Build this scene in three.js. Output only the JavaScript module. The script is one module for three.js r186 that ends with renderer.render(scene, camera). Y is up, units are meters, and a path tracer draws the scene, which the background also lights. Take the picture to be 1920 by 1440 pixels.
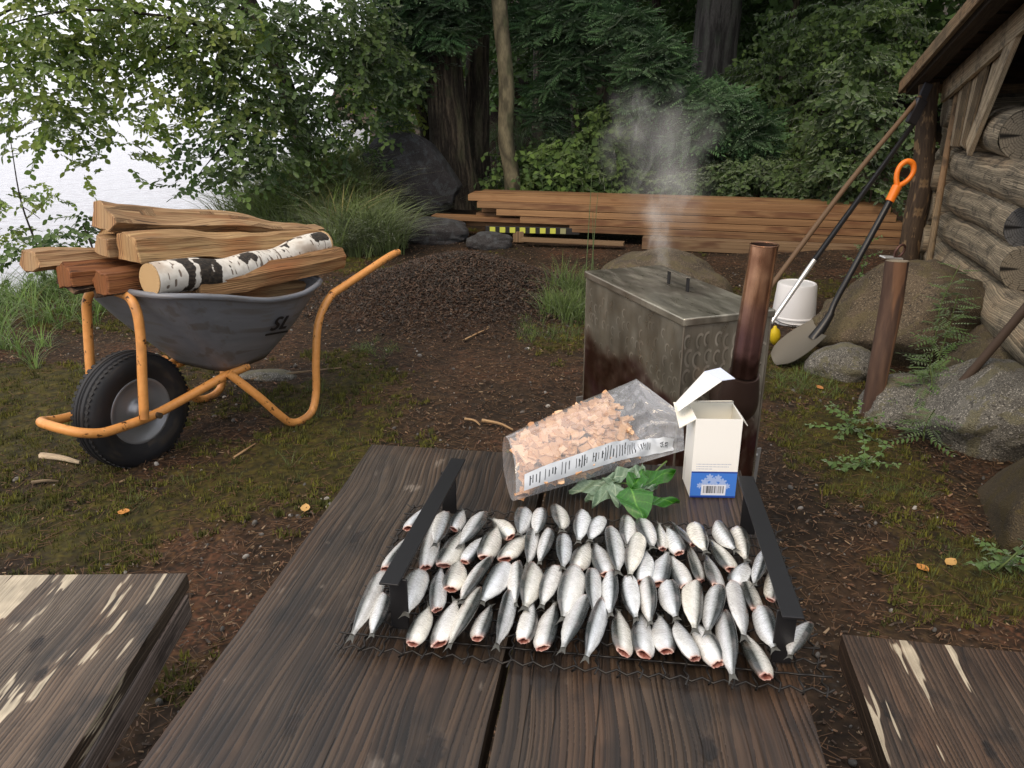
import * as THREE from 'three';
import { RoundedBoxGeometry } from 'three/addons/geometries/RoundedBoxGeometry.js';
import { TextGeometry } from 'three/addons/geometries/TextGeometry.js';
import { FontLoader } from 'three/addons/loaders/FontLoader.js';
import { mergeGeometries, toCreasedNormals } from 'three/addons/utils/BufferGeometryUtils.js';

/* ------------------------------------------------------------------ camera, sky, sun, exposure */
const scene = new THREE.Scene();
const camera = new THREE.PerspectiveCamera(51.282, 4 / 3, 0.05, 4000);
const PITCH = Math.atan(555 / 1500), EYE = 1.3;
camera.position.set(0, EYE, 0);
camera.rotation.set(-PITCH, 0, 0);
camera.updateMatrixWorld();

const SKY = 1.0;
{
  const W = 128, H = 64, d = new Float32Array(W * H * 4);
  for (let y = 0; y < H; y++) for (let x = 0; x < W; x++) {
    const el = Math.max(0, Math.sin(((y + 0.5) / H - 0.5) * Math.PI)), k = SKY * (0.92 + 0.16 * el), i = (y * W + x) * 4;
    d[i] = 0.985 * k; d[i + 1] = 0.985 * k; d[i + 2] = 1.03 * k; d[i + 3] = 1;
  }
  const t = new THREE.DataTexture(d, W, H, THREE.RGBAFormat, THREE.FloatType);
  t.mapping = THREE.EquirectangularReflectionMapping; t.magFilter = THREE.LinearFilter; t.minFilter = THREE.LinearFilter; t.needsUpdate = true;
  scene.background = t; scene.environment = t;
}
const sun = new THREE.DirectionalLight(0xffe6c4, 1.5);
sun.name = 'sun';
sun.position.set(-4, 8, 3.2);
sun.target.position.set(0, 0, -3);
sun.castShadow = true; sun.shadow.radius = 55;
Object.assign(sun.shadow.camera, { left: -14, right: 14, top: 14, bottom: -14, near: 0.1, far: 60 });
sun.shadow.mapSize.set(4096, 4096);
scene.add(sun, sun.target);

const renderer = new THREE.WebGLRenderer({ antialias: true });
renderer.setSize(1024, 768);
renderer.toneMapping = THREE.LinearToneMapping;
renderer.toneMappingExposure = 1.38;
renderer.shadowMap.enabled = true;

/* ------------------------------------------------------------------ helpers */
const V = (x, y, z) => new THREE.Vector3(x, y, z), PI = Math.PI;
function rng(s) { let a = s >>> 0; return () => { a = (a + 0x6d2b79f5) | 0; let t = Math.imul(a ^ (a >>> 15), 1 | a); t = (t + Math.imul(t ^ (t >>> 7), 61 | t)) ^ t; return ((t ^ (t >>> 14)) >>> 0) / 4294967296; }; }
const HT = new Float32Array(65536); { const r = rng(7); for (let i = 0; i < 65536; i++) HT[i] = r(); }
const hsh = (i, j) => { let h = (Math.imul(i, 374761393) + Math.imul(j, 668265263)) | 0; h = Math.imul(h ^ (h >>> 13), 1274126177); return HT[(h ^ (h >>> 16)) & 65535]; };
function vn(x, y) { const i = Math.floor(x), j = Math.floor(y), a = x - i, b = y - j, s = a * a * (3 - 2 * a), t = b * b * (3 - 2 * b); const p = hsh(i, j), q = hsh(i + 1, j), r = hsh(i, j + 1), w = hsh(i + 1, j + 1); return p + (q - p) * s + (r - p) * t + (p - q - r + w) * s * t; }
function fbm(x, y, o = 4) { let s = 0, a = 0.5, n = 0; for (let k = 0; k < o; k++) { s += a * vn(x, y); n += a; a *= 0.5; x = x * 2.03 + 17.1; y = y * 2.03 + 9.7; } return s / n; }
const n3 = (x, y, z) => (fbm(x + z * 0.71, y - z * 0.53, 3) + fbm(y + 31.7 + x * 0.37, z + 11.3, 3)) / 2;
const clamp = (x, a = 0, b = 1) => Math.min(b, Math.max(a, x)), ss = (a, b, x) => { const t = clamp((x - a) / (b - a)); return t * t * (3 - 2 * t); }, lerp = (a, b, t) => a + (b - a) * t;
const mix3 = (a, b, t) => [lerp(a[0], b[0], t), lerp(a[1], b[1], t), lerp(a[2], b[2], t)];

function tex(w, h, fn, srgb = true, wrap = THREE.RepeatWrapping) {     // fn(u, v) -> [r, g, b] of 0..255
  const d = new Uint8Array(w * h * 4);
  for (let y = 0; y < h; y++) for (let x = 0; x < w; x++) { const c = fn((x + 0.5) / w, (y + 0.5) / h), i = (y * w + x) * 4; d[i] = clamp(c[0], 0, 255); d[i + 1] = clamp(c[1], 0, 255); d[i + 2] = clamp(c[2], 0, 255); d[i + 3] = 255; }
  const t = new THREE.DataTexture(d, w, h); t.colorSpace = srgb ? THREE.SRGBColorSpace : THREE.NoColorSpace; t.wrapS = t.wrapT = wrap; t.magFilter = THREE.LinearFilter; t.minFilter = THREE.LinearMipmapLinearFilter; t.generateMipmaps = true; t.needsUpdate = true; return t;
}
function texPair(w, h, fn, wrap) {                                         // fn -> [r, g, b, height 0..255]
  const hd = new Uint8Array(w * h); let k = 0;
  const c = tex(w, h, (u, v) => { const o = fn(u, v); hd[k++] = clamp(o[3], 0, 255); return o; }, true, wrap); k = 0;
  const b = tex(w, h, () => { const q = hd[k++]; return [q, q, q]; }, false, wrap);
  return [c, b];
}
const rep = (t, x, y) => { t.repeat.set(x, y); return t; };
const M = (o) => new THREE.MeshStandardMaterial(o), MP = (o) => new THREE.MeshPhysicalMaterial(o);
const lin = (r, g, b) => new THREE.Color().setRGB(r, g, b);

const used = new Map();
function numbered(n) { const k = used.get(n) ?? 0; used.set(n, k + 1); return k ? n + '_' + String(k).padStart(3, '0') : n; }
function sh(o) { o.castShadow = o.receiveShadow = true; return o; }
function tag(o, label, category, group, kind) { if (label) o.userData.label = label; if (category) o.userData.category = category; if (group) o.userData.group = group; if (kind) o.userData.kind = kind; return o; }
function thing(name, label, category, pos = [0, 0, 0], turn = 0, group) { const g = new THREE.Group(); g.name = numbered(name); g.position.set(...pos); g.rotation.y = turn; scene.add(g); return tag(g, label, category, group); }
function part(name, geo, mat, parent, pos, rot) { const m = sh(new THREE.Mesh(geo, mat)); m.name = name; if (pos) m.position.set(...pos); if (rot) m.rotation.set(...rot); parent.add(m); return m; }
function solo(name, geo, mat, label, category, group) { const m = part(numbered(name), geo, mat, scene); return tag(m, label, category, group); }
function struct(name, geo, mat) { const m = part(name, geo, mat, scene); m.userData.kind = 'structure'; m.userData.label = undefined; delete m.userData.label; return m; }
// a pixel of the photograph at a known depth z gives a place to stand
function at(px, py, z) { const X = (px - 960) / 1500, Y = (720 - py) / 1500, c = Math.cos(PITCH), s = Math.sin(PITCH), ry = Y * c - s, rz = -(c + Y * s), t = z / rz; return V(X * t, EYE + ry * t, z); }

function boxUV(g, axis = 'z') {                                          // uv in metres, v along the grain
  const p = g.attributes.position, n = g.attributes.normal, uv = new Float32Array(p.count * 2);
  for (let i = 0; i < p.count; i++) {
    let x = p.getX(i), y = p.getY(i), z = p.getZ(i), nx = Math.abs(n.getX(i)), ny = Math.abs(n.getY(i)), nz = Math.abs(n.getZ(i));
    if (axis === 'x') { [x, z] = [z, x]; [nx, nz] = [nz, nx]; } else if (axis === 'y') { [y, z] = [z, y]; [ny, nz] = [nz, ny]; }
    let u, v; if (ny >= nx && ny >= nz) { u = x; v = z; } else if (nx >= nz) { u = y + 0.37; v = z; } else { u = x; v = y * 0.3; }
    uv[2 * i] = u; uv[2 * i + 1] = v;
  }
  g.setAttribute('uv', new THREE.BufferAttribute(uv, 2)); return g;
}
const plank = (w, h, l, b = 0.004, axis = 'z', seg = 1) => boxUV(new RoundedBoxGeometry(w, h, l, seg, Math.min(b, w * 0.45, h * 0.45, l * 0.45)), axis);
// board with a worn, uneven outline: a box cut into pieces along its length and nudged
function roughBoard(w, h, l, seed, amp = 0.004, segs = 24) {
  const g = new THREE.BoxGeometry(w, h, l, 4, 2, segs), p = g.attributes.position;
  for (let i = 0; i < p.count; i++) {
    const x = p.getX(i), y = p.getY(i), z = p.getZ(i), k = n3(x * 9 + seed, y * 9, z * 5) - 0.5, q = fbm(z * 7 + seed, Math.sign(x) * 3, 2) - 0.5;
    const edge = Math.abs(x) > w * 0.49 && Math.abs(y) > h * 0.49 ? 0.996 : 1;
    p.setXYZ(i, x * edge + q * amp * (Math.abs(x) > w * 0.4 ? 1 : 0), y + k * amp * 0.6, z + (Math.abs(z) > l * 0.49 ? (n3(x * 30 + seed, y * 30, 1) - 0.5) * amp * 2 : 0));
  }
  g.computeVertexNormals(); return boxUV(toCreasedNormals(g, 0.6));
}
// tube of changing radius; uv in metres (u round, v along)
function taper(pts, radii, rad = 12, o = {}) {
  const { amp = 0, freq = 6, seed = 0, cap = true, segs = (pts.length - 1) * 5, straight = false } = o;
  const curve = straight ? null : new THREE.CatmullRomCurve3(pts, false, 'centripetal');
  const P = [], T = [];
  for (let i = 0; i <= segs; i++) { const t = i / segs; if (straight) { const f = t * (pts.length - 1), k = Math.min(pts.length - 2, Math.floor(f)); P.push(pts[k].clone().lerp(pts[k + 1], f - k)); T.push(pts[k + 1].clone().sub(pts[k]).normalize()); } else { P.push(curve.getPoint(t)); T.push(curve.getTangent(t)); } }
  let N = Math.abs(T[0].y) < 0.9 ? V(0, 1, 0) : V(1, 0, 0); N.sub(T[0].clone().multiplyScalar(N.dot(T[0]))).normalize();
  const pos = [], uv = [], idx = []; let len = 0; const R0 = radii[0];
  for (let i = 0; i <= segs; i++) {
    if (i) { len += P[i].distanceTo(P[i - 1]); N.sub(T[i].clone().multiplyScalar(N.dot(T[i]))).normalize(); }
    const B = T[i].clone().cross(N), f = (i / segs) * (radii.length - 1), k = Math.min(radii.length - 2, Math.floor(f)), r = lerp(radii[k], radii[k + 1], f - k);
    for (let j = 0; j <= rad; j++) {
      const a = (j % rad) / rad * 2 * PI, c = Math.cos(a), s = Math.sin(a);
      const q = r * (1 + amp * (2 * n3(c * freq * 0.3 + seed, s * freq * 0.3 + seed, len * freq / 3 + seed) - 1));
      pos.push(P[i].x + (N.x * c + B.x * s) * q, P[i].y + (N.y * c + B.y * s) * q, P[i].z + (N.z * c + B.z * s) * q); uv.push(j / rad * 2 * PI * R0, len);
    }
  }
  for (let i = 0; i < segs; i++) for (let j = 0; j < rad; j++) { const a = i * (rad + 1) + j, b = a + rad + 1; idx.push(a, a + 1, b, a + 1, b + 1, b); }
  if (cap) for (const e of [0, segs]) { const c = pos.length / 3; pos.push(P[e].x, P[e].y, P[e].z); uv.push(0, 0); const b0 = e * (rad + 1), st = pos.length / 3; for (let j = 0; j <= rad; j++) { const q = (b0 + j) * 3; pos.push(pos[q], pos[q + 1], pos[q + 2]); const a = j / rad * 2 * PI; uv.push(Math.cos(a) * R0, Math.sin(a) * R0); } for (let j = 0; j < rad; j++) e ? idx.push(c, st + j, st + j + 1) : idx.push(c, st + j + 1, st + j); }
  const g = new THREE.BufferGeometry(); g.setAttribute('position', new THREE.Float32BufferAttribute(pos, 3)); g.setAttribute('uv', new THREE.Float32BufferAttribute(uv, 2)); g.setIndex(idx); g.computeVertexNormals();
  // close the seam's shading
  const nn = g.attributes.normal; for (let i = 0; i <= segs; i++) { const a = i * (rad + 1), b = a + rad, x = nn.getX(a) + nn.getX(b), y = nn.getY(a) + nn.getY(b), z = nn.getZ(a) + nn.getZ(b), l = Math.hypot(x, y, z) || 1; nn.setXYZ(a, x / l, y / l, z / l); nn.setXYZ(b, x / l, y / l, z / l); }
  return g;
}
const tube = (pts, r, rad = 10, segs) => taper(pts, [r, r], rad, { segs: segs ?? (pts.length - 1) * 8 });
function disc(c, axis, r, rad = 14, depth = 0) { const g = new THREE.CylinderGeometry(r, r, depth || 0.004, rad, 1); g.applyQuaternion(new THREE.Quaternion().setFromUnitVectors(V(0, 1, 0), axis.clone().normalize())); g.translate(c.x, c.y, c.z); return g; }
function rock(rx, ry, rz, seed, { amp = 0.22, detail = 5, flat = 0, freq = 1.3 } = {}) {
  const g = new THREE.IcosahedronGeometry(1, detail * 4), p = g.attributes.position;
  const r = rng(seed), planes = []; for (let i = 0; i < flat; i++) planes.push([V(r() - 0.5, r() - 0.35, r() - 0.5).normalize(), 0.62 + r() * 0.25]);
  for (let i = 0; i < p.count; i++) {
    const v = V(p.getX(i), p.getY(i), p.getZ(i)); let k = 1 + amp * (2 * n3(v.x * freq + seed, v.y * freq, v.z * freq) - 1) * 2 + amp * 0.34 * (2 * n3(v.x * 5 + seed, v.y * 5, v.z * 5) - 1) + amp * 0.12 * (2 * n3(v.x * 17 + seed, v.y * 17, v.z * 17) - 1);
    for (const [n, d] of planes) { const q = v.dot(n) * k; if (q > d) k *= lerp(1, d / q, 0.88); }
    p.setXYZ(i, v.x * k * rx, v.y * k * ry, v.z * k * rz);
  }
  g.computeVertexNormals();
  const m = mergeRock(g).toNonIndexed(), q = m.attributes.position, uv = new Float32Array(q.count * 2), A = V(), B = V(), C = V();
  for (let i = 0; i < q.count; i += 3) { A.fromBufferAttribute(q, i); B.fromBufferAttribute(q, i + 1).sub(A); C.fromBufferAttribute(q, i + 2).sub(A); const n = B.cross(C), ax = Math.abs(n.x), ay = Math.abs(n.y), az = Math.abs(n.z); for (let k = i; k < i + 3; k++) { const x = q.getX(k), y = q.getY(k), z = q.getZ(k); if (ay >= ax && ay >= az) { uv[2 * k] = x; uv[2 * k + 1] = z; } else if (ax >= az) { uv[2 * k] = z + 0.31; uv[2 * k + 1] = y; } else { uv[2 * k] = x + 0.17; uv[2 * k + 1] = y + 0.4; } } }
  m.setAttribute('uv', new THREE.BufferAttribute(uv, 2)); return m;
}
function mergeRock(g) {   // weld by position so that the stone shades smoothly
  const p = g.attributes.position, map = new Map(), pos = [], idx = [];
  for (let i = 0; i < p.count; i++) { const k = [p.getX(i), p.getY(i), p.getZ(i)].map((x) => Math.round(x * 1e5)).join(); let j = map.get(k); if (j === undefined) { j = pos.length / 3; map.set(k, j); pos.push(p.getX(i), p.getY(i), p.getZ(i)); } idx.push(j); }
  const o = new THREE.BufferGeometry(); o.setAttribute('position', new THREE.Float32BufferAttribute(pos, 3)); o.setIndex(idx); o.computeVertexNormals(); return o;
}
function scatter(name, geo, mat, list, parent, kind = 'stuff') {        // list: {p, q | e, s, c}
  const im = new THREE.InstancedMesh(geo, mat, list.length), m = new THREE.Matrix4(), Q = new THREE.Quaternion(), S = V(1, 1, 1);
  list.forEach((o, i) => { if (o.e) Q.setFromEuler(new THREE.Euler(...o.e, 'YXZ')); else Q.copy(o.q); if (typeof o.s === 'number') S.set(o.s, o.s, o.s); else S.set(...o.s); im.setMatrixAt(i, m.compose(o.p, Q, S)); if (o.c) im.setColorAt(i, o.c); });
  im.name = name; sh(im); im.userData.kind = kind; (parent ?? scene).add(im); return im;
}
const ORD = ['first', 'second', 'third', 'fourth', 'fifth', 'sixth', 'seventh', 'eighth', 'ninth', 'tenth', 'eleventh', 'twelfth', 'thirteenth', 'fourteenth', 'fifteenth', 'sixteenth', 'seventeenth', 'eighteenth', 'nineteenth', 'twentieth', 'twenty-first', 'twenty-second'];

/* ------------------------------------------------------------------ ground and water */
const SHORE = [[-9, 12], [-6.4, 3], [-4.9, -3], [-3.85, -6], [-2.75, -9], [-2.1, -12], [-2.6, -18], [-6, -40], [-14, -70]];
function shoreX(z) { for (let i = 0; i < SHORE.length - 1; i++) { const [x0, z0] = SHORE[i], [x1, z1] = SHORE[i + 1]; if (z <= z0 && z >= z1) return lerp(x0, x1, (z - z0) / (z1 - z0)); } return z > 12 ? -9 : -14; }
function groundH(x, z) {
  const d = x - shoreX(z) + (fbm(z * 0.9, x * 0.9, 2) - 0.5) * 0.5;
  let h = lerp(-1.6, 0, ss(-2.2, 1.0, d));
  if (d > -0.5) h += 0.05 * (fbm(x * 0.8 + 4, z * 0.8, 3) - 0.5);
  h += 0.28 * Math.exp(-(((x + 1.9) / 0.75) ** 2 + ((z + 8.6) / 1.1) ** 2));                    // grassy hump by the shore
  h += 0.24 * Math.exp(-(((x + 0.35) / 0.6) ** 2 + ((z + 5.2) / 0.6) ** 2));                    // bark heap
  h += 0.18 * ss(-9.5, -13, z) + 0.22 * Math.max(0, -z - 12) * ss(-3, 0.5, x - shoreX(z) - 2) * (z > -40 ? 1 : 28 / (-z - 12));
  h += 0.10 * ss(1.6, 3.2, x) * ss(-1, -4, z);
  return h;
}
const SPOTS = [[-1.95, -3.15, 0.45, 0.5], [-2.4, -3.5, 0.7, 0.4], [-0.75, -2.78, 0.28, 0.34], [-0.85, -3.9, 0.35, 0.3], [0.28, -4.3, 0.4, 0.45], [-0.85, -2.35, 0.3, 0.24], [-1.4, -2.5, 0.5, 0.26], [-1.6, -2.0, 0.5, 0.16], [1.2, -2.8, 0.35, 0.3], [1.18, -2.35, 0.3, 0.34], [1.05, -1.8, 0.25, 0.22], [1.45, -3.7, 0.35, 0.4], [-1.5, -6.5, 0.7, 0.3], [-1.0, -3.2, 0.3, 0.22], [1.5, -1.9, 0.3, 0.3], [-1.15, -1.7, 0.3, 0.1]];
function moss(x, z) {
  let m = fbm(x * 1.5 + 3, z * 1.5 + 8, 4) * 1.25 - 0.7 + 0.1 * ss(-0.7, -2.2, x) + 0.05 * ss(0.8, 1.5, x);
  for (const [a, b, r, k] of SPOTS) { const d = ((x - a) * (x - a) + (z - b) * (z - b)) / (r * r); if (d < 6) m += k * 1.1 * Math.exp(-d); }
  m -= 0.5 * Math.exp(-(((x + 0.3) / 0.9) ** 2 + ((z + 5.1) / 0.8) ** 2));
  return m + (fbm(x * 9, z * 9, 2) - 0.5) * 0.3;
}
const heap = (x, z) => Math.exp(-(((x + 0.35) / 0.72) ** 2 + ((z + 5.1) / 0.72) ** 2));
const [gCol, gBump] = texPair(1792, 1792, (u, v) => {
  const x = u * 12 - 6, z = v * 12 - 10, a = fbm(x * 2.2, z * 2.2, 3), f = vn(x * 60, z * 60), f2 = vn(x * 131 + 9, z * 131), e = fbm(x * 22, z * 22, 3);
  let c = mix3([23, 17, 12], [72, 56, 41], clamp(a * 0.5 + e * 0.45 + (f - 0.5) * 0.5));
  c = mix3(c, [98, 62, 44], clamp((fbm(x * 3 + 40, z * 3, 3) - 0.45) * 2.2) * clamp(f2 * 1.5 - 0.3));       // reddish bark and needles
  c = mix3(c, [62, 60, 58], clamp((vn(x * 40 + 5, z * 40 + 5) - 0.8) * 4) * 0.7);                             // grit
  const m = ss(0.1, 0.42, moss(x, z) + (f2 - 0.5) * 0.22);
  c = mix3(c, mix3([38, 36, 13], [84, 77, 27], clamp(e * 0.8 + (f - 0.5) * 0.6)), m * 0.85);
  c = mix3(c, [36, 24, 20], heap(x, z) * 0.8);
  const k = 0.8 + 0.4 * f2;
  return [c[0] * k, c[1] * k, c[2] * k, 60 + f * 70 + f2 * 60 + e * 60 + m * 20];
}, THREE.MirroredRepeatWrapping);
const groundMat = MP({ map: gCol, bumpMap: gBump, bumpScale: 0.016, roughness: 0.9, specularIntensity: 0.5 });
{
  const line = (a, b, s, e) => { const o = [a]; while (o[0] > -70) { const w = Math.max(s, (a - o[0]) * e + s); o.unshift(o[0] - w); } let x = a; while (x < b) { x += s; o.push(x); } let w = s; while (x < 70) { w *= 1.25; x += w; o.push(x); } return o; };
  const xs = line(-5, 4, 0.055, 0.25), zs = line(-10, 1, 0.055, 0.12), pos = [], uv = [], idx = [], nx = xs.length;
  for (const z of zs) for (const x of xs) {
    const near = x > -6 && x < 5 && z > -11 && z < 2 ? 1 : 0;
    pos.push(x, groundH(x, z) + near * (0.022 * (fbm(x * 7, z * 7, 3) - 0.5) + 0.012 * ss(0.1, 0.4, moss(x, z)) + heap(x, z) * 0.05 * (fbm(x * 14, z * 14, 2) - 0.5)), z); uv.push((x + 6) / 12, (z + 10) / 12);
  }
  for (let j = 0; j < zs.length - 1; j++) for (let i = 0; i < nx - 1; i++) { const a = j * nx + i; idx.push(a, a + nx, a + 1, a + 1, a + nx, a + nx + 1); }
  const g = new THREE.BufferGeometry(); g.setAttribute('position', new THREE.Float32BufferAttribute(pos, 3)); g.setAttribute('uv', new THREE.Float32BufferAttribute(uv, 2)); g.setIndex(idx); g.computeVertexNormals();
  struct('ground', g, groundMat);
}
const WATER = -0.42;
{
  const t = tex(512, 512, (u, v) => {
    let h = 0; const S = [[3, 1, .3, 1], [-2, 4, 1.7, .8], [5, 3, 2.1, .7], [1, 7, 4, .8], [-6, 5, .4, .5], [9, 4, 5, .45], [-3, 11, 2.6, .5], [13, -2, 1, .3], [7, 12, 3, .35], [-15, 8, 1.2, .2], [4, 19, .2, .25]];
    for (const [a, b, p, k] of S) h += k * Math.sin(2 * PI * (a * u + b * v) + p + 1.2 * Math.sin(2 * PI * (u * (a > 0 ? 2 : 1) + v)));
    const q = 128 + h * 22; return [q, q, q];
  }, false);
  const g = new THREE.PlaneGeometry(2400, 2400, 1, 1); g.rotateX(-PI / 2); g.translate(-900, WATER, -500);
  const p = g.attributes.position, uv = g.attributes.uv; for (let i = 0; i < p.count; i++) uv.setXY(i, p.getX(i) / 2.6, p.getZ(i) / 2.0);
  struct('lake_water', g, MP({ color: lin(0.40, 0.41, 0.46), roughness: 0.12, ior: 1.34, bumpMap: t, bumpScale: 0.05 }));
}

/* ------------------------------------------------------------------ litter, moss, grass (nobody could count it) */
{
  const r = rng(11), chip = new THREE.BoxGeometry(1, 0.22, 0.42); { const p = chip.attributes.position; for (let i = 0; i < p.count; i++) { const x = p.getX(i), y = p.getY(i), z = p.getZ(i); p.setXYZ(i, x * (z > 0 ? 1 : 0.75), y + x * x * 0.12, z * (x > 0 ? 1 : 0.6)); } chip.computeVertexNormals(); }
  const pal = [[0.075, 0.042, 0.024], [0.12, 0.06, 0.033], [0.04, 0.027, 0.018], [0.17, 0.1, 0.058], [0.085, 0.065, 0.048], [0.21, 0.145, 0.085], [0.06, 0.038, 0.026]];
  const L = [];
  for (let i = 0; i < 84000; i++) {
    let x, z; const k = r();
    if (k < 0.30) { const a = r() * 2 * PI, q = Math.sqrt(-Math.log(1 - r() * 0.97)) * 0.56; x = -0.35 + Math.cos(a) * q; z = -5.1 + Math.sin(a) * q * 0.95; } else { z = -0.7 - r() * 7.0; x = (r() - 0.5) * (2.2 - z * 0.95); }
    if (x < shoreX(z) + 0.7) continue; const mo = moss(x, z); if (k >= 0.3 && mo > 0.3 && r() < 0.75) continue;
    const inHeap = k < 0.30, s = (inHeap ? 0.006 + r() * 0.016   : 0.004 + r() * r() * 0.014), c = pal[Math.floor(r() * (inHeap ? 5 : 7))], b = (0.7 + r() * 0.7) * (inHeap ? 0.42 : 1);
    L.push({ p: V(x, groundH(x, z) + 0.004 + r() * (inHeap ? 0.035 : 0.008), z), e: [(r() - 0.5) * (inHeap ? 2 : 0.9), r() * 6.3, (r() - 0.5) * (inHeap ? 2 : 0.9)], s: [s * (0.8 + r() * 0.8), s, s], c: lin(c[0] * b, c[1] * b, c[2] * b) });
  }
  const o = scatter('bark_litter', chip, M({ color: 0xffffff, roughness: 0.7 }), L); tag(o, 'loose brown bark chips and litter strewn over the ground', 'bark litter');
  // pine needles and thin straws
  const needle = new THREE.BoxGeometry(1, 0.02, 0.03), Nn = [];
  for (let i = 0; i < 26000; i++) { const z = -0.8 - r() * 5.5, x = (r() - 0.5) * (2.2 - z * 0.95); if (x < shoreX(z) + 0.6) continue; const s = 0.02 + r() * 0.035, b = 0.35 + r() * 0.6; Nn.push({ p: V(x, groundH(x, z) + 0.008 + r() * 0.012, z), e: [0, r() * 6.3, (r() - 0.5) * 0.5], s: [s, 0.05, 0.05], c: lin(0.14 * b, 0.075 * b, 0.035 * b) }); }
  tag(scatter('pine_needles', needle, M({ roughness: 0.8 }), Nn), 'dry reddish pine needles and straws on the bare soil', 'needles');
  // small stones
  const st = new THREE.IcosahedronGeometry(1, 1), Ls = []; for (let i = 0; i < 2600; i++) { const z = -0.9 - r() * 5, x = (r() - 0.5) * (2.2 - z * 0.95); if (x < shoreX(z) + 0.8) continue; const s = 0.002 + r() ** 4 * 0.008, b = 0.07 + r() ** 3 * 0.3; Ls.push({ p: V(x, groundH(x, z) + s * 0.6, z), e: [r() * 3, r() * 6, r() * 3], s: [s * 1.4, s * 0.8, s], c: lin(b, b * 0.95, b * 0.88) }); }
  tag(scatter('gravel', st, M({ roughness: 0.75, flatShading: true }), Ls), 'small pale stones scattered in the soil', 'gravel');
  // moss cushions: tiny blades
  const bl = []; for (let i = 0; i < 16; i++) { const a = r() * 6.3, d = r() * 0.9, w = 0.16, h = 0.35 + r() * 0.75, x = Math.cos(a) * d, z = Math.sin(a) * d, t = r() * 6.3, lx = Math.cos(t) * 0.4, lz = Math.sin(t) * 0.4; const g = new THREE.BufferGeometry(); g.setAttribute('position', new THREE.Float32BufferAttribute([x - w * Math.sin(t), 0, z + w * Math.cos(t), x + w * Math.sin(t), 0, z - w * Math.cos(t), x + lx, h, z + lz], 3)); g.computeVertexNormals(); bl.push(g); }
  const mg = mergeGeometries(bl), Lm = [];
  for (let i = 0; i < 52000; i++) { const z = -0.9 - r() * 7, x = (r() - 0.5) * (2.2 - z * 0.98); if (x < shoreX(z) + 0.5) continue; const m = moss(x, z) + (r() - 0.5) * 0.16; if (m < 0.2) continue; const s = 0.008 + r() * 0.014, b = 0.6 + r() * 0.7, y = r(); Lm.push({ p: V(x, groundH(x, z) + 0.004, z), e: [0, r() * 6.3, 0], s: [s, s * (0.7 + r() * 0.8), s], c: lin((0.05 + 0.065 * y) * b, (0.058 + 0.052 * y) * b, 0.011 * b) }); }
  tag(scatter('moss', mg, M({ roughness: 0.9, side: THREE.DoubleSide }), Lm), 'low yellow-green moss growing in patches on the soil', 'moss');
}
function tuftGeo(n, seed, spread, bend, w) {                               // unit-high grass tuft
  const r = rng(seed), out = [];
  for (let i = 0; i < n; i++) {
    const a = r() * 2 * PI, d = r() * spread * 0.5, h = 0.5 + r() * 0.5, b = bend * (0.3 + r()), pos = [], idx = [], S = 5, sx = -Math.sin(a), sz = Math.cos(a);
    for (let k = 0; k <= S; k++) { const t = k / S, ww = w * (1 - t * 0.95), o = d + b * t * t, y = h * (t - 0.28 * b * t * t * t); pos.push(Math.cos(a) * o - sx * ww, y, Math.sin(a) * o - sz * ww, Math.cos(a) * o + sx * ww, y, Math.sin(a) * o + sz * ww); if (k < S) { const q = k * 2; idx.push(q, q + 1, q + 2, q + 1, q + 3, q + 2); } }
    const g = new THREE.BufferGeometry(); g.setAttribute('position', new THREE.Float32BufferAttribute(pos, 3)); g.setIndex(idx); g.computeVertexNormals(); out.push(g);
  }
  return mergeGeometries(out);
}
const grassMat = MP({ roughness: 1, transmission: 0.35, thickness: 0, side: THREE.DoubleSide });
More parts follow.
